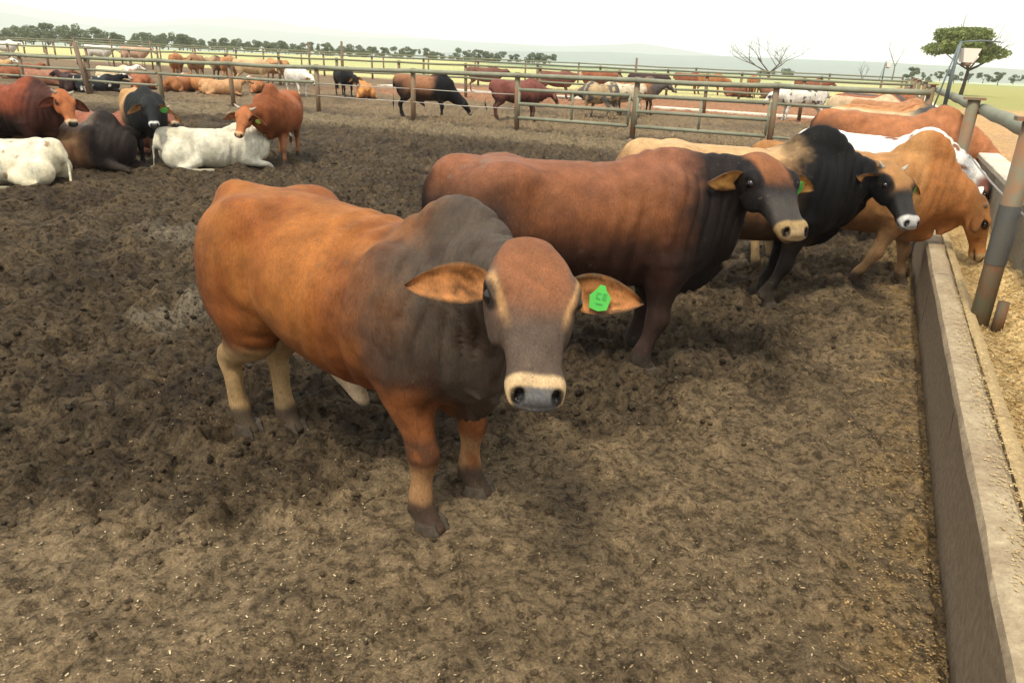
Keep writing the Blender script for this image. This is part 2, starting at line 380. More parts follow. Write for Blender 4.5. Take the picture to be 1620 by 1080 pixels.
def ear_mesh(root, d, opn, L=.25, Wd=.075, cup=.035, th=.007, nu=14, nv=9, droop=.05):
    """leaf shaped cupped ear, closed skin. returns V,F and colour role (0 inner..1 rim/outer)"""
    d = nrm(d); opn = nrm(np.array(opn)-d*(np.array(opn)@d)); sd = np.cross(d, opn)
    V = []; role = []
    for side in (0, 1):
        for i in range(nu):
            u = i/(nu-1); w = Wd*(math.sin(math.pi*min(1, .10+.90*u)**.85)**.75)*(1 if u < .999 else .05)
            w = max(w, .022 if u < .2 else .003)
            for j in range(nv):
                v = -1+2*j/(nv-1)
                zc = -cup*(1-v*v)*(1-u*.55)*(1 if u > .08 else .4)
                p = root+d*L*u+sd*w*v*(1.0)+opn*(zc-(th if side else 0))+A3(0, 0, -1)*droop*u*u
                if abs(v) > .99 and side: p = p+opn*th*.6
                V.append(p); e = max(abs(v)**3, sst(.8, 1, np.array(u)))
                role.append((side, u, v))
    F = []
    n = nu*nv
    for i in range(nu-1):
        for j in range(nv-1):
            a = i*nv+j; F.append([a, a+1, a+nv+1, a+nv]); F.append([n+a, n+a+nv, n+a+nv+1, n+a+1])
    for i in range(nu-1):
        a = i*nv; F.append([a, a+nv, n+a+nv, n+a]); a = i*nv+nv-1; F.append([a, n+a, n+a+nv, a+nv])
    for j in range(nv-1):
        a = (nu-1)*nv+j; F.append([a, a+1, n+a+1, n+a]); F.append([j, n+j, n+j+1, j+1])
    return np.array(V), np.array(F), np.array(role, dtype=float)
def hoof_mb(mb, c, fwd, s=1.0):
    f = nrm(A3(fwd[0], fwd[1], 0)); l = A3(-f[1], f[0], 0)
    for sd in (-1, 1):
        b = len(mb.V); prof = [(-.045, .0, .026, .0), (-.045, .052, .022, .004), ]
        rings = [(0.0, .060, .046, .030), (.028, .052, .043, .028), (.055, .034, .036, .024)]
        for z, fr, bk, w in rings:
            for k in range(10):
                a = 2*math.pi*k/10; x = math.cos(a); y = math.sin(a)
                X = (fr if x > 0 else bk)*x*s; Y = w*y*s*(1-.25*max(x, 0))
                mb.V.append(c+f*X+l*(sd*.027*s+Y)+A3(0, 0, z*s))
        for r in range(2):
            for k in range(10): mb.F.append([b+r*10+k, b+r*10+(k+1) % 10, b+(r+1)*10+(k+1) % 10, b+(r+1)*10+k])
        mb.F.append([b+20+k for k in range(10)]); mb.F.append([b+k for k in range(10)][::-1])
# ------------------------------------------------------------------ hide and animal builder
def hide_mat():
    m, t, b = newmat('hide')
    at = t.nodes.new('ShaderNodeAttribute'); at.attribute_name = 'coat'
    tc = t.nodes.new('ShaderNodeTexCoord')
    mp = t.nodes.new('ShaderNodeMapping'); mp.inputs['Scale'].default_value = (1, 1.0, .28); t.links.new(tc.outputs['Object'], mp.inputs[0])
    n1 = noise_node(t, 9, 4, .6, vec=tc.outputs['Object']); n2 = noise_node(t, 170, 3, .7, vec=mp.outputs[0]); n3 = noise_node(t, 34, 4, .65, vec=mp.outputs[0])
    c = mix(t, 1.0, at.outputs['Color'], ramp(t, n1, [(.3, .74), (.7, 1.20)]), 'MULTIPLY')
    c = mix(t, 1.0, c, ramp(t, n2, [(.25, .70), (.75, 1.28)]), 'MULTIPLY')
    c = mix(t, 1.0, c, ramp(t, n3, [(.3, .90), (.7, 1.08)]), 'MULTIPLY')
    n6 = noise_node(t, 62, 2, .5, vec=tc.outputs['Object']); n7 = noise_node(t, 3.1, 3, .6, vec=tc.outputs['Object'])
    mm = N(t, 'ShaderNodeMath', operation='MULTIPLY'); t.links.new(ramp(t, n6, [(.655, 0), (.69, .75)]), mm.inputs[0]); t.links.new(ramp(t, n7, [(.42, 0), (.62, 1)]), mm.inputs[1])
    c = mix(t, mm.outputs[0], c, (.105, .078, .050))
    t.links.new(c, b.inputs['Base Color'])
    rr = t.nodes.new('ShaderNodeMapRange'); rr.inputs[3].default_value = .62; rr.inputs[4].default_value = .22
    t.links.new(at.outputs['Alpha'], rr.inputs[0]); t.links.new(rr.outputs[0], b.inputs['Roughness'])
    b.inputs['Specular IOR Level'].default_value = .10
    b.inputs['Sheen Weight'].default_value = .015; b.inputs['Sheen Roughness'].default_value = .45; b.inputs['Sheen Tint'].default_value = (.9, .8, .7, 1)
    m2 = t.nodes.new('ShaderNodeMapping'); m2.inputs['Scale'].default_value = (1, .35, .10); t.links.new(tc.outputs['Object'], m2.inputs[0]); n4 = noise_node(t, 40, 3, .55, vec=m2.outputs[0])
    p = bump(t, b, n3, .30, .008); p = bump(t, b, n4, .45, .010, p); bump(t, b, n2, .45, .003, p)
    return m
HIDE = hide_mat()
def simple(name, col, rough=.7, spec=.4, nscale=60, var=.25, bs=.3):
    m, t, b = newmat(name); n = noise_node(t, nscale, 4, .65)
    c = mix(t, 1.0, col, ramp(t, n, [(.25, 1-var), (.75, 1+var)]), 'MULTIPLY'); t.links.new(c, b.inputs['Base Color'])
    b.inputs['Roughness'].default_value = rough; b.inputs['Specular IOR Level'].default_value = spec; bump(t, b, n, bs, .004); return m
M_EYE = simple('eye_wet', (.008, .006, .005), .08, .6, 5, .1, 0)
M_HORN = simple('horn_keratin', (.34, .29, .22), .5)
M_HOOF = simple('hoof_keratin', (.050, .037, .025), .75, .3, 40, .5, .6)
M_TAGG = simple('ear_tag_green', (.07, .42, .06), .45, .4, 30, .06, .05)
M_TAGD = simple('ear_tag_mark', (.05, .30, .06), .5, .4, 30, .06, .05)
M_TAGY = simple('ear_tag_yellow', (.45, .60, .08), .45, .4, 30, .06, .05)

def lerp(c, d, w): return c*(1-w[:, None])+A3(*d)*w[:, None] if not isinstance(d, np.ndarray) or d.ndim == 1 else c*(1-w[:, None])+d*w[:, None]
def paint(V, sp, prims, info):
    """coat colours: hide markings, plus underside shade painted into the belly"""
    ns = sp.get('seed', 1)*7.13
    n1 = fbm(V*4+ns, 3, 3); n2 = fbm(V*11+ns, 3, 9); n3 = fbm(V*30+ns, 2, 4)
    x, y, z = V.T; dz = info['dz']
    def near(name, r=.03):
        w = np.zeros(len(V))
        for p in prims:
            if p.name == name:
                m = np.all((V > p.lo) & (V < p.hi), axis=1)
                if m.any(): w[m] = np.maximum(w[m], sst(r, -.005, p.ev(V[m])))
        return w
    C = np.tile(A3(*sp['base']), (len(V), 1)); G = np.zeros(len(V))
    if 'base2' in sp: C = lerp(C, sp['base2'], sst(-.15, .35, n1))
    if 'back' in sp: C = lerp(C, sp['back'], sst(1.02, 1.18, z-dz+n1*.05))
    if 'belly' in sp:  # darker belly coat, deepened further to paint in shade under the body
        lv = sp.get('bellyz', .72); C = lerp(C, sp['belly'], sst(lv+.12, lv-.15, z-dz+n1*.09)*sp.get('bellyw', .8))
    if 'rump' in sp: C = lerp(C, sp['rump'], sst(sp.get('rumpx', -.42), sp.get('rumpx', -.42)-.30, x+n1*.16)*sst(1.16, .9, z-dz+n1*.05)*sp.get('rumpw', .7))
    if 'tailc' in sp: C = lerp(C, sp['tailc'], near('tail', .012)*sst(-.72, -.78, x))
    if 'neck' in sp:
        nx = sp.get('neckx', .22); w = sst(nx, nx+sp.get('neckd', .24), x+.14*n1+.03*n3+sp.get('necks', .0)*(z-dz-.9))
        w0 = sst(.50, .60, x)*sst(.28, .36, z-dz)*(1-np.maximum(near('foreleg', .05), near('shoulder', .03)*.8)*sst(.74, .56, z+.05*n1))
        w = w*sst(sp.get('neckz', .45), sp.get('neckz', .45)+.16, z-dz+.08*n1); w = np.maximum(w, w0)
        nk = np.tile(A3(*sp['neck']), (len(V), 1))
        if 'neck2' in sp: nk = lerp(nk, sp['neck2'], np.clip(sst(.95, .70, z-dz+.10*n1)*.75*(x < .62)+sst(.1, .5, n2)*.4, 0, 1))
        C = C*(1-(w*sp.get('neckw', 1))[:, None])+nk*(w*sp.get('neckw', 1))[:, None]
    # legs
    if not sp.get('lie'):
        lgw = sst(.62, .46, z+.05*n1)
        front = x > .0; lgn = np.maximum(near('foreleg', .10), near('hindleg', .05))*(1-near('sheath', .02)*(z < .52))
        if 'leg' in sp: C = lerp(C, sp['leg'], lgw*lgn*np.where(front, 1, sp.get('hindw', 1)))
        if 'foreleg' in sp: C = lerp(C, sp['foreleg'], sst(.66, .50, z+.06*n1)*front*lgn)
        if 'hindleg' in sp: C = lerp(C, sp['hindleg'], sst(.58, .46, z+.06*n1)*(~front)*lgn)
        if 'knee' in sp: C = lerp(C, sp['knee'], sst(.10, .04, np.abs(z-.36+.02*n1))*front*.75*sst(0, .3, n2+.25))
        if 'cannon' in sp: C = lerp(C, sp['cannon'], sst(.33, .27, z+.03*n1)*sst(.12, .15, z)*front*lgn*.8*sst(-.5, .1, n2+.2))
        fet = sst(.175, .125, z+.025*n2); C = lerp(C, sp.get('fetlock', (.035, .028, .022)), fet*sp.get('fetw', .9))
        # mud splashed on the lower legs
        mud = sst(.35, .0, z)*sst(.05, .5, n2+.25); C = lerp(C, (.06, .045, .03), mud*.45)
    else:
        C = lerp(C, (.06, .045, .032), sst(.16, .02, z+.04*n1)*.75)
    if 'sheathc' in sp: C = lerp(C, sp['sheathc'], near('sheath', .02)*sst(.53, .46, z)); C = lerp(C, (.05, .04, .03), near('sheath', .02)*sst(.37, .345, z))
    C = C*(1-.16*sst(.1, .6, n2)[:, None])
    # dusty dried dirt on the rump and flank
    if 'dust' in sp: C = lerp(C, sp['dust'], sst(.15, .55, n3*.6+n1*.6)*sst(-.2, -.6, x)*.55)
    if 'spots' in sp:
        sp_ = fbm(V*sp.get('spotf', 6)+ns*2, 2, 21); C = lerp(C, sp['spots'], sst(sp.get('spott', .38), sp.get('spott', .38)+.05, sp_))
    # head
    hd, hu, hs_, poll = info['hd'], info['hu'], info['hs'], info['poll']; HL = info['HL']
    q = V-poll; a = q@hd/HL*.5; b = q@hs_/info['w']; h = q@hu
    dn = near('head', .05); hm = np.clip(np.maximum(dn, near('muzzle', .03)), 0, 1)*(np.abs(b) < .16)
    if 'face' in sp: C = lerp(C, sp['face'], hm*sst(-.06, .04, a+n2*.03))
    if 'forehead' in sp: C = lerp(C, sp['forehead'], hm*sst(sp.get('fha', .29), sp.get('fha', .29)-.12, a+n1*.05)*sst(sp.get('fhb', .115), sp.get('fhb', .115)-.03, np.abs(b)+n2*.01)*sst(-.07, -.03, h)*sst(-.10, -.02, a))
    if 'eyepatch' in sp:
        r = np.sqrt(((a-.17)/.085)**2+((np.abs(b)-.11)/.05)**2+((h+.03)/.065)**2); C = lerp(C, sp['eyepatch'], hm*sst(1.15, .7, r+n2*.2))
    if 'eyeline' in sp:
        l = np.abs(np.abs(b)-(.116-.28*np.clip(a-.12, 0, 1)))+np.abs(h+.0)*.2; C = lerp(C, sp['eyeline'], hm*sst(.020, .004, l+n2*.006)*sst(.08, .14, a)*sst(.30, .20, a)*.8)
    if 'nose' in sp: C = lerp(C, sp['nose'], hm*sst(.20, .34, a+n1*.03)*sst(.03, .0, np.abs(b)-.06)*.8)
    mz = hm*sst(.412, .434, a+n2*.008+.10*np.maximum(-h-.08, 0)); C = lerp(C, sp.get('muzzle', (.50, .36, .22)), mz)
    pad = hm*sst(.455, .465, a+n3*.004)*sst(-.095, -.082, h)*sst(.062, .050, np.abs(b)-.02*np.maximum(h+.05, 0)); C = lerp(C, sp.get('pad', (.07, .07, .07)), pad)
    G = np.maximum(G, pad)
    for s in (-1, 1):
        r = np.sqrt(((b-s*.050)/.017)**2+((h+.045+.3*(np.abs(b)-.05))/.022)**2); C = lerp(C, (.004, .003, .003), hm*sst(.452, .462, a)*sst(1.25, .75, r))
        r = np.sqrt(((a-.176)/.042)**2+((h+.028)/.026)**2); C = lerp(C, (.012, .009, .008), hm*sst(1.3, .85, r)*(s*b > .06))
    if 'lipline' in sp or True:
        C = lerp(C, (.03, .02, .015), hm*sst(.36, .40, a)*sst(.010, .003, np.abs(h+.103)))
    return np.clip(C, 0, 1), G
CACHE = {}; GEO = ('poll', 'hdir', 'hup', 'nmid', 'lie', 'hump', 'humpx', 'fat', 'len', 'tail', 'sheath', 'dewlap', 'legs')
def make_cow(sp, loc, heading, label, cat='bull', group=None, scale=1.0, h=.02, fineh=None, name='bull', parts=True):
    t0 = time.time()
    sp = dict(sp)
    if 'poll_pd' in sp: pass
    prims, info = anatomy(sp)
    lo = info['poll']-.55; hi = info['poll']+.55
    fine = None
    if fineh:
        mz = info['poll']+info['hd']*info['HL']; a = np.minimum(info['poll'], mz)-.13; b = np.maximum(info['poll'], mz)+.13; fine = (a, b)
    key = None if parts else repr((h, sorted((k_, v_) for k_, v_ in sp.items() if k_ in GEO)))
    if key in CACHE: V, F = CACHE[key]
    else: V, F = surface(prims, h, fine, fineh)
    if key: CACHE[key] = (V, F)
    V = V.copy()
    V[:, 2] = np.maximum(V[:, 2], .0)
    Nn = vnormals(V, F)
    C, G = paint(V, sp, prims, info)
    # skin folds on neck and behind the shoulder, muscle relief
    x, y, z = V.T; dz = info['dz']
    if h <= .03:
        wn = fbm(V*2.2+3, 2, 5)
        q = V-info['poll']; hm = sst(.05, .16, np.linalg.norm(q-info['hd']*np.clip(q@info['hd'], 0, .5)[:, None], axis=1)-.08)
        neckm = sst(.25, .5, x)*sst(.60, .78, z-dz)*hm
        u = x*1.0-(z-dz)*.16+.05*wn
        f1 = np.abs(np.sin(u*44+fbm(V*np.array([5, 5, 2.2]), 2, 8)*1.5)); V = V+Nn*((f1**.6-.7)*.015*neckm*sst(-.4, .2, fbm(V*4+8, 2, 12)+.15))[:, None]
        flk = sst(-.15, .1, x)*sst(.5, .35, x)*sst(.5, .7, z-dz); f2 = np.sin(u*58+fbm(V*5, 2, 2)*2.2)
        V = V+Nn*(f2*.0048*flk)[:, None]
        V = V+Nn*(fbm(V*7+1, 3, 31)*.006*hm*sst(.42, .6, np.maximum(z-dz, .6*(x < .3))))[:, None]
        # flank hollow, rib hint
        fl = np.exp(-(((x+.30)/.09)**2+((z-dz-1.0)/.13)**2)); V = V-Nn*(fl*.018)[:, None]
        st_ = np.exp(-(((x-.22-.12*(z-dz-.9)-.02*wn)/.022)**2))*sst(.5, .62, z-dz)*sst(1.1, .95, z-dz); V = V-Nn*(st_*.016)[:, None]
        tg_ = np.exp(-(((x+.34-.45*(.95-(z-dz))**2-.02*wn)/.028)**2))*sst(.58, .68, z-dz)*sst(1.12, .95, z-dz); V = V-Nn*(tg_*.015)[:, None]
        el_ = np.exp(-(((z-dz-.66-.25*(x-.3)**2)/.022)**2))*sst(.28, .36, x)*sst(.62, .54, x); V = V-Nn*(el_*.002)[:, None]
    # ears
    hd, hu, hs_, hp, HL = info['hd'], info['hu'], info['hs'], info['hp'], info['HL']
    Vs = [V]; Fs = [F]; Cs = [C]; Gs = [G]; nb = len(V); tips = {}
    for s in (1, -1):
        e = sp.get('ears', {}).get(s, (.0, -.25, .1))      # forward, up, ear opening tilt
        root = hp(sp.get('eara', .115)*HL/.5, s*.100*info['w'], sp.get('earh', -.075))
        d = nrm(hs_*s+hd*e[0]+A3(0, 0, 1)*e[1]+hu*e[2]*0)
        opn = nrm(hd*.6+hu*.75+A3(0, 0, -.2)) if 'earopen' not in sp else nrm(hd*sp['earopen'][0]+hu*sp['earopen'][1]+A3(0, 0, sp['earopen'][2]))
        L = sp.get('earL', .25)
        ev, ef, er = ear_mesh(root, d, opn, L=L, Wd=sp.get('earW', .068), nu=14 if parts else 6, nv=9 if parts else 5, droop=sp.get('droop', .05))
        inn = A3(*sp.get('earin', (.42, .20, .07))); out = A3(*sp.get('earout', sp.get('neck', sp['base']))); rim = A3(*sp.get('earrim', (.05, .03, .02)))
        nz = fbm(ev*np.array([25, 25, 60]), 3, 44)
        w_in = (er[:, 0] == 0)*sst(.98, .72, np.abs(er[:, 2])); ec = out*(1-w_in[:, None])+inn*w_in[:, None]
        ec = lerp(ec, tuple(inn*.28), (er[:, 0] == 0)*sst(.05, .4, nz)*.85*sst(.95, .5, er[:, 1]))
        ec = lerp(ec, tuple(np.minimum(inn*1.7, .7)), (er[:, 0] == 0)*sst(-.05, -.5, nz)*.6)
        ec = lerp(ec, tuple(rim), sst(.9, 1., er[:, 1])*.7)
        Vs.append(ev); Fs.append(ef+nb); nb += len(ev); Cs.append(ec); Gs.append(np.zeros(len(ev)))
        tips[s] = (root, d, opn, L)
    V = np.concatenate(Vs); F = np.concatenate(Fs); C = np.concatenate(Cs); G = np.concatenate(Gs)
    me = mesh_np('body', V, F, True, np.c_[C, G])
    if parts:
        root = empty(name, tuple(loc[:2])+(-.012,), heading); root.scale = (scale,)*3
        body = link('body', me, HIDE, root)
    else:
        root = link(name, me, HIDE); root.location = loc; root.rotation_euler = (0, 0, heading); root.scale = (scale,)*3
    tag(root, label, cat, group)
    if parts:
        par = root
        for s in (1, -1):
            if not sp.get('noeyes'):
                bm = bmesh.new(); bmesh.ops.create_uvsphere(bm, u_segments=14, v_segments=10, radius=.0235)
                me = bpy.data.meshes.new('eye'); bm.to_mesh(me); bm.free(); me.polygons.foreach_set('use_smooth', [True]*len(me.polygons))
                o = link('eye', me, M_EYE, par); o.location = hp(.176*HL/.5, s*.111*info['w'], -.028)
            if 'horn' in sp:
                hl, hz = sp['horn']; hk = min(1, hl/.085); b = hp(.035, s*.080*info['w'], -.012); mb = MB(); dd = nrm(hs_*s+A3(0, 0, 1)*hz)
                mb.tube([b, b+dd*hl*.35, b+dd*hl*.75+A3(0, 0, hl*.12), b+dd*hl+A3(0, 0, hl*.3)], [.027*hk, .022*hk, .015*hk, .004], 9).build('horn', M_HORN, par, True)
        if not sp.get('lie'):
            for c_, nm in info['hooves']:
                mb = MB(); hoof_mb(mb, c_, (1, 0), info['lw']**1.3*1.08); mb.build('hoof', M_HOOF, par, False)
    if 'tag' in sp:
        s = sp['tag']; rt_, d, opn, L = tips[s]; cp = rt_+d*L*sp.get('tagu', .45)-A3(0, 0, .05*.2)+opn*.004+A3(0, 0, -.012); ts = sp.get('tags', 1.0)
        sd = nrm(np.cross(d, opn)); up = sd if sd[2] > 0 else -sd; rgt = nrm(np.cross(up, opn))
        a = sp.get('tagrot', .25); u2 = up*math.cos(a)+rgt*math.sin(a); r2 = rgt*math.cos(a)-up*math.sin(a)
        outl = [(-.030, -.034), (.0, -.041), (.028, -.033), (.034, .006), (.016, .024), (.008, .040), (-.008, .040), (-.018, .023), (-.035, .004)]
        mb = MB()
        for k, zz in ((0, .0), (1, .004)):
            for (p_, q_) in outl: mb.V.append(cp+r2*p_*ts+u2*q_*ts+opn*(zz+.004+.10*abs(p_)*0))
        n = len(outl); mb.F.append(list(range(n))[::-1]); mb.F.append(list(range(n, 2*n)))
        for k in range(n): mb.F.append([k, (k+1) % n, n+(k+1) % n, n+k])
        tg = mb.build('ear_tag', M_TAGY if sp.get('tagy') else M_TAGG, root if parts else root)
        if parts and h <= .02:
            mb = MB(); R = np.array([r2, u2, opn]).T
            for k, (px, py, w_, h_) in enumerate([(-.012, .006, .004, .018), (-.006, .014, .012, .004), (-.006, -.002, .012, .004), (.008, .006, .004, .018), (.014, .014, .01, .004), (.014, .006, .01, .004), (.014, -.002, .01, .004), (.0, -.018, .022, .004)]):
                mb.box(cp+r2*px*ts+u2*py*ts+opn*.0095, (w_*ts, h_*ts, .001), R)
            mb.build('tag_print', M_TAGD, tg)
    return root
# ------------------------------------------------------------------ place frame: S runs along the feed bunk, N across it (towards the feed road)
BA = math.radians(24.8); DS = A3(math.sin(BA), math.cos(BA)); DN = A3(math.cos(BA), -math.sin(BA))
def sn(s, n, z=0.0): q = DS*s+DN*n; return (float(q[0]), float(q[1]), z)
HEAD_N = -BA          # heading of an animal facing the bunk
RS = np.array([[DS[0], DN[0], 0], [DS[1], DN[1], 0], [0, 0, 1]])   # local (s,n,z) -> world; left handed, used for boxes only
# ------------------------------------------------------------------ ground
def terrain(x, y):
    d = np.hypot(x, y)
    z = -sst(150, 900, d)*22 + fbm(np.c_[x, y]/420.0, 3, 50)*12*sst(220, 1500, d)
    return z
def axis(lo, hi, f0, f1, h0, g1=.012, g2=.07, mid=30):
    out = [f0]
    while out[-1] < f1: out.append(out[-1]+h0)
    while out[-1] < hi:
        e = out[-1]-f1; out.append(out[-1]+(h0+g1*e if e < mid else h0+g1*mid+g2*(e-mid)))
    neg = [f0]
    while neg[-1] > lo:
        e = f0-neg[-1]; neg.append(neg[-1]-(h0+g1*e if e < mid else h0+g1*mid+g2*(e-mid)))
    return np.array(neg[1:][::-1]+out)
gx = np.unique(np.clip(axis(-6600, 6600, -2.6, 3.0, .021, g1=.014), -6600, 6600)); gy = np.unique(np.clip(axis(-60, 6600, .9, 5.4, .021, g1=.012), -60, 6600))
GX, GY = np.meshgrid(gx, gy, indexing='ij'); gp = np.c_[GX.ravel(), GY.ravel()]
x, y = gp.T; gs = gp@DS; gn = gp@DN; dist = np.hypot(x, y)
n_big = fbm(gp/2.1, 3, 60); n_mid = fbm(gp/.55, 3, 61); n_huge = fbm(gp/9.0, 3, 62)
pen = sst(17.0, 16.2, gs+.5*n_big)                             # inside our pen
# trampled dry area nearest the viewer / churned wet manure farther in
dry = sst(-.6, .9, (3.25+.95*np.clip(x, -1.2, 3.5)-y)+1.3*n_big+.8*n_mid)
dry = np.maximum(dry, sst(-.35, .3, gn-.1)*.3*sst(.7, .5, gn))
churn = np.clip(1-dry, 0, 1)
def ridged(P, seed): return 1-np.abs(fbm(P, 3, seed))*2.2
warp = np.c_[fbm(gp/.3, 2, 70), fbm(gp/.3, 2, 71)]*.05
lump = np.abs(fbm((gp+warp)/.135, 3, 63))*2.2-.45; fine_ = fbm((gp+warp)/.042, 2, 64)
def worley(P, seed):
    i = np.floor(P).astype(np.int64); best = np.full(len(P), 9.0); rv = np.zeros(len(P)); zero = np.zeros(len(P), dtype=np.int64)
    for dx in (-1, 0, 1):
        for dy in (-1, 0, 1):
            a = i[:, 0]+dx; b_ = i[:, 1]+dy; cx = a+_h(a, b_, zero, seed); cy = b_+_h(a, b_, zero+1, seed); d = (P[:, 0]-cx)**2+(P[:, 1]-cy)**2; m = d < best
            best[m] = d[m]; rv[m] = _h(a, b_, zero+2, seed)[m]
    return best, rv
nearm = dist < 22
cl1 = np.zeros(len(gp)); cr1 = np.full(len(gp), .5); wq = np.c_[fbm(gp[nearm]/.06, 2, 72), fbm(gp[nearm]/.06, 2, 73)]*.03
d_, r_ = worley((gp[nearm]+warp[nearm]*.6+wq)/.105, 90); cl1[nearm] = np.clip(1-d_*1.6, 0, 1)**.6*np.maximum(r_-.25, 0); cr1[nearm] = r_
d_, r_ = worley((gp[nearm]+wq*.6)/.058, 95); cl1[nearm] += .30*np.clip(1-d_*1.5, 0, 1)**.6*np.maximum(r_-.45, 0)*sst(7, 4, dist[nearm]); cr1[nearm] = cr1[nearm]*.55+r_*.45
d_, r_ = worley((gp[nearm]+warp[nearm]+wq)/.24, 93); cl1[nearm] += 1.3*np.clip(1-d_*1.8, 0, 1)**.7*np.maximum(r_-.55, 0)
foot = fbm((gp+warp)/.26, 2, 65)
amp = (.38+.62*churn)*sst(60, 25, dist)
lump2 = np.abs(fbm((gp+warp*1.6)/.26, 3, 67))*2.2-.4
zz = amp*(cl1*.062+lump*.040+lump2*.060+foot*.050+fine_*.012*sst(9, 5, dist)) + .03*n_big*sst(80, 30, dist)
zz = np.where(gn > .5, zz*.2, zz)
zz += terrain(x, y)
zz -= .012*sst(.35, .5, gn)*0
zz = np.where((gn > .5) & (gn < 1.35) & (gs > -6) & (gs < 120), -.05, zz)   # under the concrete trough
# colours of the earth itself
dark = A3(.078, .055, .031); dark2 = A3(.048, .033, .019); tan = A3(.165, .116, .064); tan2 = A3(.225, .163, .094)
C = np.tile(dark, (len(gp), 1))
C = lerp(C, tuple(dark2), sst(-.1, .45, n_mid))
C = C*(.62+.75*cr1)[:, None]
C = lerp(C, tuple(tan), sst(.15, .95, dry+.35*n_mid))
C = lerp(C, tuple(tan2), sst(.2, .6, n_big+.5*n_mid)*.5*dry)
pale = sst(.25, .55, fbm(gp/A3(1.1, .8)+9, 3, 75))*sst(-1.2, -2.2, x)*sst(10, 6, y)*sst(3.5, 4.4, y); C = lerp(C, (.20, .165, .115), pale*.55)
strip = sst(14.3, 15.8, gs+.9*n_big+.4*n_mid)*(gs < 19.5); C = lerp(C, (.22, .165, .095), strip*.85)
C = lerp(C, (.055, .04, .028), sst(.22, .05, np.abs(gs-17.75+.15*n_mid))*.8)
p2m = (gs > 17.9)*sst(50, 40, gs); C = lerp(C, (.205, .145, .08), p2m*sst(-.7, .3, n_big+.4*n_mid+.3)*(gn < .5))
C = lerp(C, (.12, .085, .052), p2m*sst(.05, .5, fbm(gp/3.3+4, 3, 77))*.7)
red = sst(27.0, 29.5, gs+1.2*n_big)*(gs < 41)*sst(-26, -19, gn)*(gn < .5); C = lerp(C, (.36, .17, .085), red*.85)
redb = (gs > 39)*(gs < 46); C = lerp(C, (.20, .12, .07), redb*.8)
grass = sst(60, 64, gs-.0*n_big+2*n_big)*sst(6.0, 7.2, dist*0+60); gr = (gs > 41)*sst(42, 45, gs+1.5*n_big)*(gn < 1)
gcol = lerp(np.tile(A3(.52, .48, .21), (len(gp), 1)), (.42, .43, .18), sst(-.3, .4, fbm(gp/30, 3, 80)))
C = C*(1-gr[:, None])+gcol*gr[:, None]
azm = np.degrees(np.arctan2(x, y)); far = sst(0, 60, dist-(255-175*sst(-16, 4, azm))+12*n_big); fb = fbm(np.c_[x/420, y/95], 3, 81); fcol = lerp(np.tile(A3(.13, .20, .115), (len(gp), 1)), (.36, .40, .21), sst(.0, .16, fb)); C = C*(1-far[:, None])+fcol*far[:, None]
# feed road right of the bunk
road = (gn > 1.3)*(gs < 150); C = lerp(C, (.56, .34, .155), road*1.0)
C = lerp(C, (.47, .30, .15), road*sst(-.1, .4, n_big+.3*n_mid)*.6)
rg = (gn > 1.3)*sst(42, 50, gs+6*n_huge-.45*(gn-2)); C = lerp(C, (.30, .32, .10), rg*.85)
# spilled feed along the kerb
sp_ = sst(.05, .45, gn)*(gn < .56)*(gs < 17)*sst(-.25, .35, n_mid+.6*fbm(gp/.07, 2, 66)); C = lerp(C, (.30, .19, .075), sp_*.55)
fi = np.arange(len(gx)*len(gy)).reshape(len(gx), len(gy))
Fq = np.stack([fi[:-1, :-1], fi[1:, :-1], fi[1:, 1:], fi[:-1, 1:]], -1).reshape(-1, 4)
gme = mesh_np('ground', np.c_[gp, zz], Fq, True, C, 'earth')
def ground_z(px_, py_):
    i = np.clip(np.searchsorted(gx, px_), 1, len(gx)-1); j = np.clip(np.searchsorted(gy, py_), 1, len(gy)-1)
    return zz.reshape(len(gx), len(gy))[i, j]
m, t, b = newmat('trampled_earth')
at = t.nodes.new('ShaderNodeAttribute'); at.attribute_name = 'earth'
tc = t.nodes.new('ShaderNodeTexCoord'); ov = tc.outputs['Object']
n1 = noise_node(t, 4.5, 6, .65, vec=ov); n2 = noise_node(t, 28, 6, .7, vec=ov, dist=.6); n3 = noise_node(t, 110, 4, .7, vec=ov)
c = mix(t, 1, at.outputs['Color'], ramp(t, n1, [(.3, .62), (.7, 1.30)]), 'MULTIPLY')
c = mix(t, 1, c, ramp(t, n2, [(.30, .42), (.46, .92), (.70, 1.45)]), 'MULTIPLY')
c = mix(t, 1, c, ramp(t, n3, [(.28, .50), (.5, 1.0), (.72, 1.45)]), 'MULTIPLY')
n5 = noise_node(t, 21, 9, .72, vec=ov, dist=.4); crumb = ramp(t, n5, [(.38, .0), (.465, .85), (.62, 1.0)]); c = mix(t, 1, c, ramp(t, n5, [(.38, .52), (.465, .98), (.60, 1.12)]), 'MULTIPLY')
# bits of straw and grain trodden in
vo = N(t, 'ShaderNodeTexVoronoi', feature='F1'); vo.inputs['Scale'].default_value = 42; t.links.new(ov, vo.inputs['Vector'])
nz = noise_node(t, 2.2, 3, .6, vec=ov)
fl = N(t, 'ShaderNodeMath', operation='LESS_THAN'); t.links.new(vo.outputs['Distance'], fl.inputs[0]); fl.inputs[1].default_value = .16
fm = N(t, 'ShaderNodeMath', operation='MULTIPLY'); t.links.new(fl.outputs[0], fm.inputs[0]); t.links.new(ramp(t, nz, [(.45, 0), (.7, .55)]), fm.inputs[1])
c = mix(t, fm.outputs[0], c, (.34, .24, .11)); t.links.new(c, b.inputs['Base Color'])
t.links.new(ramp(t, n1, [(.35, .62), (.6, .92)]), b.inputs['Roughness']); b.inputs['Specular IOR Level'].default_value = .15
p = bump(t, b, crumb, .9, .022); p = bump(t, b, n2, .8, .03, p); bump(t, b, n3, .8, .010, p)
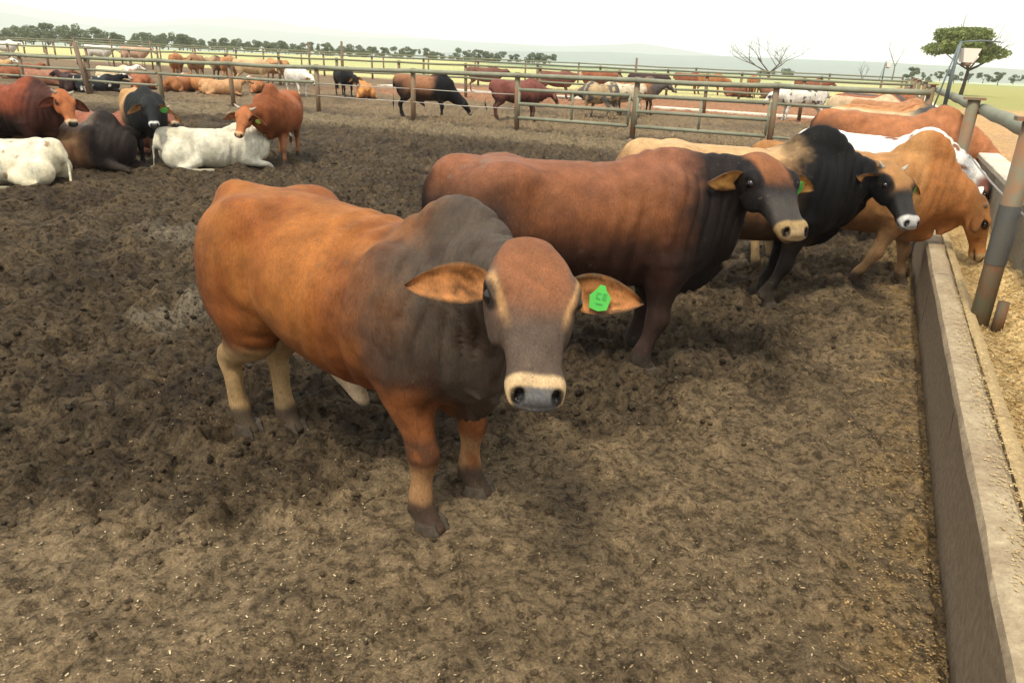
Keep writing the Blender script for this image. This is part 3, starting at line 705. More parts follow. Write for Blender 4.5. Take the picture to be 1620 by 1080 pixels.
M_GROUND = m
tag(link('ground', gme, M_GROUND), kind='structure')
# ------------------------------------------------------------------ loose clods, straw
def near_pts(n, s0, s1, n0, n1, r, power=1.0):
    s_ = s0+(s1-s0)*r.random(n)**power; nn = n0+(n1-n0)*r.random(n); return DS[None]*s_[:, None]+DN[None]*nn[:, None]
ico = bmesh.new(); bmesh.ops.create_icosphere(ico, subdivisions=1, radius=1); iv = np.array([v.co[:] for v in ico.verts]); ifc = np.array([[v.index for v in f.verts] for f in ico.faces]); ico.free()
r = np.random.default_rng(11)
nC = 11000; d_ = 1.6+13*r.random(nC)**1.5; a_ = np.radians(-44+86*r.random(nC)); px_ = d_*np.sin(a_); py_ = d_*np.cos(a_); okc = (px_*DN[0]+py_*DN[1] < .5)
px_, py_ = px_[okc], py_[okc]; dd = sst(-.6, .9, (3.25+.95*np.clip(px_, -1.2, 3.5)-py_)+1.3*fbm(np.c_[px_, py_]/2.1, 3, 60))
kp = r.random(len(px_)) > dd*.75; px_, py_, dd = px_[kp], py_[kp], dd[kp]; nC = len(px_)
sz = (.006+.022*r.random(nC)**3)*(1-.35*dd); V = iv[None]*(sz[:, None]*(.7+.6*r.random((nC, 3))))[:, None, :]*(1+.35*(r.random((nC, len(iv), 1))-.5))
ang = r.random(nC)*6.28; ca, sa = np.cos(ang)[:, None], np.sin(ang)[:, None]; V = np.stack([V[..., 0]*ca-V[..., 1]*sa, V[..., 0]*sa+V[..., 1]*ca, V[..., 2]*.7], -1)
V += np.c_[px_, py_, ground_z(px_, py_)+sz*.05][:, None, :]
Fc = (ifc[None]+(np.arange(nC)*len(iv))[:, None, None]).reshape(-1, 3)
cc = lerp(np.tile(dark2*.95, (nC, 1)), tuple(tan), dd*.8)*(.7+.6*r.random((nC, 1)))
tag(link('mud_clods', mesh_np('mud_clods', V.reshape(-1, 3), Fc, True, np.repeat(cc, len(iv), 0), 'earth'), M_GROUND), kind='stuff', label='loose clods of dung and mud scattered over the trampled pen floor')
def flakes(name, P, z, L, Wd, cols, seed, lift=.003, tilt=.25, label=None):
    r = np.random.default_rng(seed); n = len(P); a = r.random(n)*6.28; d = np.c_[np.cos(a), np.sin(a), (r.random(n)-.5)*2*tilt]; w = np.c_[-np.sin(a), np.cos(a), (r.random(n)-.5)*2*tilt]
    c = np.c_[P, z+lift]; q = np.stack([c-d*L[:, None]-w*Wd[:, None], c+d*L[:, None]-w*Wd[:, None], c+d*L[:, None]*.9+w*Wd[:, None], c-d*L[:, None]+w*Wd[:, None]], 1)
    q[:, :, 2] = np.maximum(q[:, :, 2], z[:, None]+.001)
    F = np.arange(4*n).reshape(n, 4); me = mesh_np(name, q.reshape(-1, 3), F, False, np.repeat(cols, 4, 0), 'earth')
    return tag(link(name, me, M_STRAW), kind='stuff', label=label)
M_STRAW, t, b = newmat('dry_straw'); at = t.nodes.new('ShaderNodeAttribute'); at.attribute_name = 'earth'; t.links.new(at.outputs['Color'], b.inputs['Base Color']); b.inputs['Roughness'].default_value = .7
r = np.random.default_rng(5); n = 30000; d_ = 1.4+9*r.random(n)**1.5; a_ = np.radians(-42+84*r.random(n)); P = np.c_[d_*np.sin(a_), d_*np.cos(a_)]
dd = sst(-.6, .9, (3.25+.95*np.clip(P[:, 0], -1.2, 3.5)-P[:, 1])+1.3*fbm(P/2.1, 3, 60))
cl = sst(-.2, .5, fbm(P/.8, 2, 91)); k = (P@DN < .5) & (r.random(n) < (.08+.5*dd)*(.25+.75*cl)); P = P[k]; n = len(P)
cols = lerp(np.tile(A3(.30, .21, .10), (n, 1)), (.52, .42, .26), r.random(n)**2)*(.6+.6*r.random((n, 1)))
flakes('straw_litter', P, ground_z(P[:, 0], P[:, 1]), .002+.006*r.random(n)**2.5, .0010+.0016*r.random(n), cols, 3, label='flecks of straw and grain trodden into the pen floor')
n = 15000; s_ = 1.0+13*r.random(n)**1.3; nn = .535-.40*r.random(n)**2.2; P = DS[None]*s_[:, None]+DN[None]*nn[:, None]
cols = lerp(np.tile(A3(.34, .20, .07), (n, 1)), (.40, .27, .11), r.random(n))*(.35+.6*r.random((n, 1))); cl = fbm(P/.22, 2, 92) > -.15; P = P[cl]; cols = cols[cl]; n = len(P)
flakes('spilled_feed', P, ground_z(P[:, 0], P[:, 1]), .002+.0055*r.random(n)**2, .0015+.0025*r.random(n), cols, 4, label='yellow brown feed spilled on the mud along the foot of the kerb')

# ------------------------------------------------------------------ concrete feed bunk
def concrete(name, base, stain, bs=.5, low=None):
    m, t, b = newmat(name); tc = t.nodes.new('ShaderNodeTexCoord'); v = tc.outputs['Object']
    n1 = noise_node(t, 3.0, 6, .65, vec=v); n2 = noise_node(t, 30, 5, .7, vec=v); n3 = noise_node(t, 160, 3, .7, vec=v)
    c = mix(t, ramp(t, n1, [(.35, 0), (.65, 1)]), base, stain); c = mix(t, 1, c, ramp(t, n2, [(.3, .72), (.7, 1.2)]), 'MULTIPLY'); c = mix(t, 1, c, ramp(t, n3, [(.3, .82), (.7, 1.14)]), 'MULTIPLY')
    if low:   # manure splashed up the wall: streaky, thinning towards the top edge
        sx = t.nodes.new('ShaderNodeSeparateXYZ'); t.links.new(v, sx.inputs[0]); mr = N(t, 'ShaderNodeMapRange'); mr.inputs[1].default_value = low[0]; mr.inputs[2].default_value = low[1]; t.links.new(sx.outputs[2], mr.inputs[0])
        ad = N(t, 'ShaderNodeMath', operation='SUBTRACT'); t.links.new(mr.outputs[0], ad.inputs[0]); t.links.new(ramp(t, n1, [(.2, 0), (.9, .5)]), ad.inputs[1])
        c = mix(t, ramp(t, ad.outputs[0], [(.25, 0), (.75, 1)]), mix(t, ramp(t, n2, [(.35, 0), (.65, 1)]), low[2], low[3]), c)
    t.links.new(c, b.inputs['Base Color']); b.inputs['Roughness'].default_value = .88; b.inputs['Specular IOR Level'].default_value = .3
    p = bump(t, b, n2, bs, .012); bump(t, b, n3, bs*.7, .003, p); return m
M_KERB = concrete('kerb_concrete', (.42, .34, .22), (.32, .245, .15), .5, (.36, .452, (.185, .13, .08), (.27, .205, .135)))
M_BACK = concrete('back_wall_concrete', (.30, .27, .21), (.22, .19, .14), .5)
M_SUNTOP = concrete('sunlit_top_concrete', (.62, .58, .48), (.50, .44, .34), .3)  # same concrete as the back wall, paler: sunlight on its top painted in
def sn_prism(prof, s0, s1, step, jitter, seed, capn=True):
    """prof: closed list of (n,z) swept along S with worn edges"""
    r = np.random.default_rng(seed); ss = np.arange(s0, s1+1e-6, step); ss[-1] = s1; k = len(prof); V = []; F = []
    for i, s_ in enumerate(ss):
        for j, (n_, z_) in enumerate(prof):
            jj = jitter*(0 if z_ < 0 else 1); a = fbm(np.array([[s_*2.3+j*.7, seed+j*3.1]]), 3, 5)[0]*jj
            bb = fbm(np.array([[s_*3.1+j*.5, seed+j*5.7+9]]), 3, 6)[0]*jj; V.append(sn(s_, n_+a, z_+bb))
    for i in range(len(ss)-1):
        for j in range(k): F.append([i*k+j, i*k+(j+1) % k, (i+1)*k+(j+1) % k, (i+1)*k+j])
    F.append(list(range(k))); F.append([(len(ss)-1)*k+j for j in range(k)][::-1]); return V, F
kb = empty('feed_bunk', sn(6, .6)); kb.location = (0, 0, 0)
tag(kb, 'long concrete feed trough with a worn kerb and feed running down the right side', 'feed bunk')
segs = [(-1.2, 1.72), (1.72, 3.62), (3.62, 6.1), (6.1, 8.6), (8.6, 11.1), (11.1, 14), (14, 17.5), (17.5, 22), (22, 30), (30, 40), (40, 60)]
for i, (a, b_) in enumerate(segs):
    prof = [(.545, -.1), (.550, .12), (.542, .30), (.535, .405), (.548, .432), (.60, .440), (.655, .436), (.675, .42), (.69, .30), (.70, -.1)]
    V, F = sn_prism(prof, a+.006, b_-.006, .08 if b_ < 9 else .5, .007, i+1); link('kerb', mesh_np('kerb', V, F, False), M_KERB, kb)
    prof = [(.705, -.1), (.69, .31), (.70, .395), (.725, .405), (.755, .395), (.775, .33), (.80, -.1)]
    if b_ < 9:
        V, F = sn_prism(prof, a+.006, b_-.006, .08, .007, i+31); link('ledge', mesh_np('ledge', V, F, False), concrete('ledge_concrete', (.50, .37, .19), (.40, .29, .15), .6) if i == 0 else bpy.data.materials['ledge_concrete'], kb)
s_edges = [-1.2, 1.4, 3.9, 6.4, 8.9, 11.4, 13.9, 16.4, 20, 26, 36, 60]
for i in range(len(s_edges)-1):
    a, b_ = s_edges[i:i+2]
    V, F = sn_prism([(1.12, -.1), (1.12, .875), (1.30, .875), (1.30, -.1)], a+.008, b_-.008, .25 if b_ < 12 else 2, .004, 60+i); link('back_wall', mesh_np('back_wall', V, F, False), M_BACK, kb)
    V, F = sn_prism([(1.095, .878), (1.095, .925), (1.11, .935), (1.315, .935), (1.325, .925), (1.325, .878)], a+.004, b_-.004, .12 if b_ < 12 else 2, .005, 80+i); link('sunlit_wall_top', mesh_np('sunlit_wall_top', V, F, False), M_SUNTOP, kb)
# feed lying in the trough
M_FEED, t, b = newmat('chopped_feed'); at = t.nodes.new('ShaderNodeAttribute'); at.attribute_name = 'earth'; n1 = noise_node(t, 45, 5, .7); n2 = noise_node(t, 150, 3, .7)
c = mix(t, 1, at.outputs['Color'], ramp(t, n1, [(.3, .66), (.65, 1.2)]), 'MULTIPLY'); t.links.new(mix(t, 1, c, ramp(t, n2, [(.3, .7), (.7, 1.25)]), 'MULTIPLY'), b.inputs['Base Color']); bump(t, b, n2, .8, .006)
ss = np.concatenate([np.arange(-1.2, 7, .022), np.arange(7, 18, .1), np.arange(18, 59, 1.0)]); nn = np.linspace(.70, 1.14, 24)
SS, NN = np.meshgrid(ss, nn, indexing='ij'); q = np.c_[SS.ravel(), NN.ravel()]
fz = .345+.10*sst(.85, 1.12, q[:, 1])-.05*np.exp(-((q[:, 1]-.86)/.08)**2)+fbm(q/.30, 3, 101)*.045+fbm(q/.07, 3, 102)*.022+fbm(q/.03, 2, 103)*.008
q3 = np.array([DS*a+DN*b_ for a, b_ in q]); fi = np.arange(len(q)).reshape(len(ss), len(nn)); Ff = np.stack([fi[:-1, :-1], fi[:-1, 1:], fi[1:, 1:], fi[1:, :-1]], -1).reshape(-1, 4)
fc = lerp(np.tile(A3(.66, .46, .20), (len(q), 1)), (.48, .31, .11), sst(-.2, .4, fbm(q/.2, 3, 104)))
fo = tag(link('feed', mesh_np('feed', np.c_[q3, fz], Ff, True, fc, 'earth'), M_FEED), kind='stuff', label='yellow chopped feed heaped in the concrete trough')
r = np.random.default_rng(9); n = 16000; s_ = .6+8*r.random(n)**1.2; n_ = .72+.40*r.random(n); P = DS[None]*s_[:, None]+DN[None]*n_[:, None]
z_ = .345+.10*sst(.85, 1.12, n_)-.05*np.exp(-((n_-.86)/.08)**2)+fbm(np.c_[s_, n_]/.30, 3, 101)*.045+fbm(np.c_[s_, n_]/.07, 3, 102)*.022+.004
cols = lerp(np.tile(A3(.50, .32, .11), (n, 1)), (.72, .56, .28), r.random(n)**1.5)*(.6+.55*r.random((n, 1)))
flakes('feed_chaff', P, z_, .004+.014*r.random(n)**2, .0015+.003*r.random(n), cols, 8, lift=.004, tilt=.5, label='pale flakes of chaff on the feed in the trough')
P = None
r = np.random.default_rng(19); n = 3500; s_ = .8+9*r.random(n)**1.3; n_ = .585+.12*r.random(n)**.6; keep = fbm(np.c_[s_*1.6, n_*3], 2, 33) > .02; s_, n_ = s_[keep], n_[keep]; n = len(s_); P = DS[None]*s_[:, None]+DN[None]*n_[:, None]
cols = lerp(np.tile(A3(.42, .27, .10), (n, 1)), (.60, .45, .22), r.random(n))*(.6+.5*r.random((n, 1)))
flakes('kerb_chaff', P, np.full(n, .441), .003+.006*r.random(n)**2, .0012+.0022*r.random(n), cols, 21, lift=.004, tilt=.2, label='crumbs of yellow feed dropped on top of the concrete kerb'); P = None
# ------------------------------------------------------------------ neck rail fence above the bunk
def rusty(name, c1, c2, c3=(.20, .085, .04)):
    m, t, b = newmat(name); tc = t.nodes.new('ShaderNodeTexCoord'); v = tc.outputs['Object']
    n1 = noise_node(t, 5, 5, .65, vec=v); n2 = noise_node(t, 40, 5, .7, vec=v)
    c = mix(t, ramp(t, n1, [(.38, 0), (.60, 1)]), c1, c2); c = mix(t, ramp(t, n2, [(.56, 0), (.70, .8)]), c, c3)
    t.links.new(c, b.inputs['Base Color']); b.inputs['Roughness'].default_value = .7; b.inputs['Specular IOR Level'].default_value = .3; bump(t, b, n2, .35, .004); return m
M_POST = rusty('weathered_green_post', (.155, .15, .10), (.22, .115, .06), (.28, .115, .05))
M_BLUE = rusty('worn_blue_steel', (.075, .085, .085), (.10, .095, .08))
M_RAIL = rusty('weathered_green_rail', (.215, .225, .16), (.18, .18, .125), (.20, .14, .09))
M_RAILB = rusty('weathered_rail_far', (.15, .18, .115), (.17, .15, .095), (.18, .12, .07))
M_RUST = rusty('brown_rusty_post', (.19, .115, .07), (.13, .10, .07))
M_WIRE = simple('galvanised_cable', (.38, .35, .30), .5)
nf = empty('neck_rail_fence', (0, 0, 0)); tag(nf, 'green painted steel post and rail fence standing along the feed trough', 'fence')
FN = .785
def post_tube(s, n, z0, z1, rad, mat, parent, name='post', cap=True, lean=(0, 0)):
    mb = MB(); mb.tube([sn(s, n, z0), (sn(s, n)[0]+lean[0], sn(s, n)[1]+lean[1], z1)], rad, 12); o = mb.build(name, mat, parent, True); return o
for i, s_ in enumerate([5.3, 9.0, 13.15, 17.8, 22, 26.5, 31, 36]):
    if i == 2: continue
    po = post_tube(s_, FN, .0, 1.56, .057 if i < 2 else .052, M_POST if i != 2 else M_RUST, nf)
    po.data.polygons.foreach_set('use_smooth', [len(p_.vertices) == 4 for p_ in po.data.polygons])
    mb = MB(); mb.box(sn(s_, FN, 1.572), (.19, .15, .022), np.array(Matrix.Rotation(-BA, 3, 'Z'))); mb.build('post_cap', M_POST, nf)
    if i == 0:
        mb = MB(); mb.tube([sn(s_, FN, .72), sn(s_, FN, 1.08)], .0605, 12, cap=False); mb.build('paint_band', M_BLUE, nf, True)
        mb = MB(); mb.tube([sn(s_-.03, FN+.10, .30), sn(s_-.03, FN+.10, .50)], .034, 10); mb.build('stub_post', M_POST, nf, True)
        mb = MB(); mb.tube([sn(s_-.05, FN+.08, 1.12), sn(s_-.05, FN+.13, 1.13)], .012, 8); mb.build('bolt', M_POST, nf)
posts_s = [1.0, 5.05, 9.0, 13.15, 17.8, 22, 26.5, 31, 36]
Rm = np.array(Matrix.Rotation(-BA, 3, 'Z'))
for a, b_ in zip(posts_s[:-1], posts_s[1:]):
    mb = MB(); k = 8
    mb.tube([sn(a+(b_-a)*j/k, FN+.105, 1.47+.006*math.sin(j*2+a)) for j in range(k+1)], .056, 12); mb.build('top_rail', M_RAIL, nf, True)
    mb = MB(); mb.tube([sn(a+(b_-a)*j/k, FN+.078, 1.03-.02*math.sin(math.pi*j/k)) for j in range(k+1)], .008, 6); mb.build('cable', M_WIRE, nf, True)
# ------------------------------------------------------------------ cross fences
def rail_fence(s0, ns, tops, rails, label, mats=(M_POST, M_RAIL), rr=.056, pr=.066, extra=()):
    e = empty('rail_fence', (0, 0, 0)); tag(e, label, 'fence', None)
    for i, (n_, zt) in enumerate(zip(ns, tops)):
        ln = (.0, 0)
        post_tube(s0, n_, -.05, zt+.07, pr, mats[0], e, lean=((random.random()-.5)*.08, 0))
    for f in rails:
        for i in range(len(ns)-1):
            mb = MB(); k = 5; a, b_ = ns[i], ns[i+1]; za, zb = tops[i]*f, tops[i+1]*f; sag = random.random()*.03
            mb.tube([sn(s0-.09, a+(b_-a)*j/k, za+(zb-za)*j/k-sag*math.sin(math.pi*j/k)) for j in range(k+1)], rr, 8); mb.build('rail', mats[1], e, True)
    return e
n1 = [.77, -2.16, -5.3, -8.34, -11.44, -14.64, -17.88, -20.9, -24.26, -27.74, -31.2, -34.6]
t1 = [1.42+.011*min(n_, 0) for n_ in n1]
F1 = rail_fence(17.8, n1, t1, [1.0], 'near cross fence of green pipe rails dividing the first pen from the next')
M_T = M_RAIL
def f1rails(idx, fr, rr=.042, nm='rail'):
    for i in idx:
        for f in fr:
            mb = MB(); a, b_ = n1[i], n1[i+1]; mb.tube([sn(17.71, a-.06, t1[i]*f), sn(17.71, (a+b_)/2, (t1[i]+t1[i+1])/2*f-.012), sn(17.71, b_+.06, t1[i+1]*f)], rr, 8); mb.build(nm, M_WIRE if rr < .02 else M_RAIL, F1, True)
f1rails([5, 6, 7, 8, 9, 10], [.68], .042); f1rails([7, 8, 9, 10], [.38], .038)
f1rails([3, 4], [.66, .40], .010, 'cable'); f1rails([0], [.74, .24], .03)
# the odd tall leaning post
mb = MB(); mb.tube([sn(17.6, -24.1, 0), sn(17.6, -24.45, 1.62)], .075, 10); mb.build('leaning_post', M_RUST, F1, True)
for k, (a, b_, lab) in enumerate([(2, 3, 'closed pipe gate with three green rails, left one of the pair'), (1, 2, 'closed pipe gate with three green rails, right one of the pair')]):
    g_ = empty('pipe_gate', (0, 0, 0)); tag(g_, lab, 'gate', 'pipe gates in the near cross fence')
    A, B = n1[a], n1[b_]
    for f in (.75, .50, .25): mb = MB(); mb.tube([sn(17.66, A-.1, t1[a]*f), sn(17.66, B+.1, t1[b_]*f)], .042, 8); mb.build('gate_rail', M_RAIL, g_, True)
    for n_ in (A-.1, (A+B)/2, B+.1): mb = MB(); mb.tube([sn(17.66, n_, .25*1.35), sn(17.66, n_, .76*1.38)], .03, 8); mb.build('gate_upright', M_RAIL, g_, True)
def ev(a, b_, st): return list(np.arange(a, b_, -st))
n2 = ev(.7, -56, 3.4); rail_fence(29.5, n2, [1.38+.004*n_ for n_ in n2], [1.0, .62], 'second cross fence behind the first row of loose cattle', (M_POST, M_RAILB), .04)
n3 = ev(.7, -80, 3.8); rail_fence(41.5, n3, [1.35]*len(n3), [1.0], 'third cross fence beyond the red earth strip', (M_POST, M_RAILB), .045)
n4 = ev(.7, -105, 4.4); rail_fence(56, n4, [1.4]*len(n4), [1.0], 'farthest cross fence bordering the pale grass field', (M_POST, M_RAILB), .045)
# far gate frame standing above the rails at left
gf = empty('gate_frame', (0, 0, 0)); tag(gf, 'tall pipe gate frame rising above the far rails at the left', 'gate')
for n_ in (-50.0, -46.4, -42.8): mb = MB(); mb.tube([sn(36, n_, 0), sn(36, n_, 1.75)], .05, 8); mb.build('gate_upright', M_RUST, gf, True)
for z in (1.70, 1.38, 1.18): mb = MB(); mb.tube([sn(36, -50.0, z), sn(36, -42.8, z-.05)], .035, 8); mb.build('gate_rail', M_RAILB, gf, True)
for n_, s_, h_ in ((-28.4, 34, 2.0), (-26.2, 34, 2.1), (-13.2, 44, 1.9)):
    o = tag(MB().tube([sn(s_, n_, 0), sn(s_, n_-.05, h_)], .06, 8).build('wooden_post', M_RUST, None, True), {-28.4: 'lone dark post rising above the rails, left of the pair', -26.2: 'lone dark post rising above the rails, right of the pair', -13.2: 'lone short post sticking up over the far fence in the middle'}[n_], 'post')
# white concrete apron in the second pen
M_APRON = concrete('apron_concrete', (.66, .60, .49), (.55, .48, .37), .2)
for s0_, n0_, n1_, w_ in ((31.2, -8.5, -2.2, .9), (34.5, -24, -11, 1.2)):
    mb = MB(); q_ = sn(s0_, (n0_+n1_)/2, .03); mb.box(q_, (n1_-n0_, w_, .06), Rm); tag(mb.build('concrete_apron', M_APRON), kind='structure')
# ------------------------------------------------------------------ far land
def hill(name, az0, az1, R, prof, seed, col, depth=900):
    """a ridge: crest heights prof over azimuth (deg), real slope in front and behind"""
    az = np.radians(np.linspace(az0, az1, 160)); rr = np.array([-1, -.75, -.5, -.28, -.1, 0, .12, .4, 1.0]); hh = np.array([0, .13, .38, .68, .92, 1, .9, .5, 0])
    pa = np.radians([p[0] for p in prof]); ph = [p[1] for p in prof]; h = np.interp(az, pa, ph); V = []
    for i, a in enumerate(az):
        for r_, k in zip(rr, hh):
            d = R+depth*r_; V.append((d*math.sin(a), d*math.cos(a), -40+(h[i]+40)*k))
    V = np.array(V); V[:, 2] += fbm(V[:, :2]/380, 4, seed)*.10*(V[:, 2]+40)
    k = len(rr); F = [[i*k+j, (i+1)*k+j, (i+1)*k+j+1, i*k+j+1] for i in range(len(az)-1) for j in range(k-1)]
    C = lerp(np.tile(A3(*col), (len(V), 1)), tuple(A3(*col)*2.2), sst(.05, .3, fbm(V[:, :2]/A3(600, 200), 3, seed+2))*.6)
    tag(link(name, mesh_np(name, V, np.array(F), True, C, 'earth'), M_FAR), kind='structure')
M_FAR, t, b = newmat('distant_bush'); at = t.nodes.new('ShaderNodeAttribute'); at.attribute_name = 'earth'; n_ = noise_node(t, .03, 6, .7)
t.links.new(mix(t, 1, at.outputs['Color'], ramp(t, n_, [(.3, .6), (.7, 1.4)]), 'MULTIPLY'), b.inputs['Base Color']); b.inputs['Roughness'].default_value = 1
hill('wooded_ridge', -12, 60, 3000, [(-12, -30), (-2, 15), (6, 30), (12, 24), (20, 26), (30, 24), (40, 18), (60, 15)], 201, (.016, .050, .036), 900)
hill('far_hills', -60, 50, 4500, [(-60, 45), (-40, 60), (-33, 95), (-28, 52), (-22, 86), (-14, 62), (-6, 62), (2, 54), (8, 84), (14, 40), (30, 28), (50, 28)], 205, (.022, .045, .036), 600)
hill('far_mountains', -60, 5, 5700, [(-60, 115), (-44, 130), (-38, 115), (-34, 195), (-29, 115), (-25, 100), (-20, 172), (-14, 115), (-5, 75), (5, 45)], 209, (.020, .042, .036), 560)
# ------------------------------------------------------------------ trees
def leafmat(name, c1, c2):
    m, t, b = newmat(name); n = noise_node(t, 2.5, 3, .6); oi = t.nodes.new('ShaderNodeAttribute'); oi.attribute_name = 'leaf'
    c = mix(t, oi.outputs['Fac'], c1, c2); c = mix(t, 1, c, ramp(t, n, [(.3, .7), (.7, 1.3)]), 'MULTIPLY'); t.links.new(c, b.inputs['Base Color']); b.inputs['Roughness'].default_value = .65
    tr = t.nodes.new('ShaderNodeBsdfTranslucent'); t.links.new(c, tr.inputs['Color']); mx = t.nodes.new('ShaderNodeMixShader'); mx.inputs[0].default_value = .3
    o = [x_ for x_ in t.nodes if x_.type == 'OUTPUT_MATERIAL'][0]; t.links.new(b.outputs[0], mx.inputs[1]); t.links.new(tr.outputs[0], mx.inputs[2]); t.links.new(mx.outputs[0], o.inputs['Surface']); return m
M_LEAF = leafmat('acacia_leaves', (.10, .14, .035), (.23, .26, .07)); M_LEAFD = leafmat('hazed_bush_leaves', (.085, .115, .06), (.16, .19, .095))  # bush leaf tones lightened, distance haze mixed into the colour
M_BARK = simple('bark', (.085, .065, .05), .9, .2, 12, .4, .6)
def crown_mesh(name, clumps, n, size, seed):
    r = np.random.default_rng(seed); cl = np.array(clumps, dtype=float); w = (cl[:, 3]*cl[:, 4]*cl[:, 5]); w /= w.sum(); i = r.choice(len(cl), n, p=w)
    d = r.normal(size=(n, 3)); d /= np.linalg.norm(d, axis=1)[:, None]; rad = (.55+.5*r.random(n))**.7; sub = fbm(d*2.2+i[:, None]*3.3, 2, seed)
    c = cl[i, :3]+d*cl[i, 3:6]*(rad*(1+.25*sub))[:, None]
    a = r.normal(size=(n, 3)); a /= np.linalg.norm(a, axis=1)[:, None]; b_ = np.cross(a, r.normal(size=(n, 3))); b_ /= np.linalg.norm(b_, axis=1)[:, None]; s = size*(.5+r.random(n))[:, None]
    q = np.stack([c-a*s, c+b_*s*.6, c+a*s, c-b_*s*.6], 1).reshape(-1, 3); lf = np.clip(.5+.5*sub+.3*(r.random(n)-.5), 0, 1)
    return mesh_np(name, q, np.arange(4*n).reshape(n, 4), False, np.repeat(np.c_[lf, lf, lf], 4, 0), 'leaf')
def limbs(mb, base, top, r0, seed, n=6, spread=1.0, depth=2, up=.6):
    r = random.Random(seed)
    def grow(p, d, L, rad, lv):
        pts = [p]; q = p.copy(); dd = d.copy()
        for k in range(3): dd = dd+A3(r.uniform(-.16, .16), r.uniform(-.16, .16), r.uniform(-.05, .1)); dd /= np.linalg.norm(dd); q = q+dd*L/3; pts.append(q.copy())
        mb.tube(pts, [rad, rad*.85, rad*.7, rad*.5], 6 if lv > 1 else 5, cap=False)
        if lv > 0:
            for k in range(r.choice((2, 3))):
                e = dd+A3(r.uniform(-1, 1)*spread, r.uniform(-1, 1)*spread, r.uniform(-.1, up)); grow(pts[r.choice((2, 3))], e/np.linalg.norm(e), L*r.uniform(.6, .85), rad*.5, lv-1)
    A, B = A3(*base), A3(*top); mb.tube([A, A*.5+B*.5+A3(.05, .03, 0), B], [r0*1.3, r0, r0*.85], 10)
    for k in range(n):
        an = 2*math.pi*k/n+r.uniform(-.4, .4); e = A3(math.cos(an)*spread, math.sin(an)*spread, r.uniform(.35, 1.0)); grow(B-A3(0, 0, r.uniform(0, .15)), e/np.linalg.norm(e), r.uniform(.8, 1.3)*r0*14, r0*.55, depth)
def tree(name, loc, label, crown_me, trunk_me, leaf, rz=0, sc_=1.0, group=None, cat='tree'):
    e = empty(name, loc, rz); e.scale = (sc_,)*3; tag(e, label, cat, group)
    if crown_me: link('crown', crown_me, leaf, e)
    link('trunk', trunk_me, M_BARK, e); return e
# flat-topped acacia at right
mb = MB(); limbs(mb, (0, 0, -.1), (.15, 0, 1.9), .13, 4, 6, 1.0, 2, .45); tm = mesh_np('trunk', np.array(mb.V), mb.F, True)
cl = [(-2.0, 0, 3.3, 1.3, 1.5, .45), (-1.0, .3, 4.2, 1.5, 1.6, .6), (.2, -.2, 4.35, 1.4, 1.5, .5), (1.3, .3, 3.4, 1.5, 1.7, .6), (2.6, 0, 3.1, 1.2, 1.3, .42), (-1.0, -.8, 3.5, 1.5, 1.3, .55), (.8, 1, 3.9, 1.5, 1.3, .5), (1.1, -.8, 2.8, .8, .8, .45), (-2.7, .3, 3.0, .6, .6, .25), (2.0, .5, 2.8, 1.0, .9, .4)]
tree('acacia_tree', (37.5, 67.8, 0), 'flat topped green acacia tree standing behind the feed road at right', crown_mesh('crown', [(q_[0]*.88-.55,)+q_[1:] for q_ in cl], 17000, .085, 12), tm, M_LEAF, .2, 1.12)
# bare trees
def bare(loc, lab, seed, hgt, spread, n=5, r0=.11, depth=3):
    mb = MB(); limbs(mb, (0, 0, -.1), (.05, 0, hgt*.22), r0, seed, n, spread, depth, .7); V = np.array(mb.V); V[:, 2] *= hgt/V[:, 2].max()
    tree('bare_tree', loc, lab, None, mesh_np('trunk', V, mb.F, True), None)
bare((34.5, 112, -.3), 'leafless tree with a wide spreading crown behind the far fence', 21, 6.2, 1.1, 6, .20, 3)
bare((60, 141, -.5), 'small leafless tree left of the tall thin one', 33, 4.0, .6, 3, .10, 2)
bare((65.3, 141, -.5), 'tall thin leafless tree beside the rusty light post', 47, 8.5, .35, 2, .10, 3)
# hedge line of bushy trees on the left field edge
vars_ = []
for k in range(5):
    r = random.Random(60+k); cl = [(r.uniform(-2.0, 2.0), r.uniform(-1, 1), r.uniform(.7, 3.0), r.uniform(.35, .9), r.uniform(.4, .9), r.uniform(.3, .65)) for _ in range(r.choice((9, 11, 14)))]
    mb = MB(); limbs(mb, (0, 0, -.2), (0, 0, 1.0), .10, k, 4, .8, 0); vars_.append((crown_mesh('crown', cl, 2000, .13, 70+k), mesh_np('trunk', np.array(mb.V), mb.F, True)))
rt_ = random.Random(3)
def at_az(az, d): return (d*math.sin(math.radians(az)), d*math.cos(math.radians(az)))
nT = 135
for i in range(nT):
    u = i/(nT-1); az = -42+u*44; d = 235-55*u+rt_.uniform(-14, 14)
    if u > .72 and rt_.random() < .45: continue
    sz = rt_.uniform(.6, 1.1)*(1.15 if u < .45 else .85); x_, y_ = at_az(az+rt_.uniform(-.25, .25), d); c_, tm_ = vars_[rt_.randrange(5)]
    if 17 < i < 40 and rt_.random() < .3: sz *= 1.3
    o = tree('bushy_tree', (x_, y_, float(terrain(np.array([x_]), np.array([y_]))[0])), 'dark green bushy tree in the line along the far edge of the pale field', c_, tm_, M_LEAFD, rt_.uniform(0, 6), sz, 'bushy trees along the far edge of the field')
for i in range(26):
    u = i/25; az = 26+u*20; d = 190+rt_.uniform(-25, 35); sz = rt_.uniform(.35, .8); x_, y_ = at_az(az, d); c_, tm_ = vars_[rt_.randrange(5)]
    tree('shrub', (x_, y_, 0), 'low dark shrub at the edge of the grass beyond the feed road', c_, tm_, M_LEAFD, rt_.uniform(0, 6), sz, 'low shrubs beyond the feed road', 'shrub')
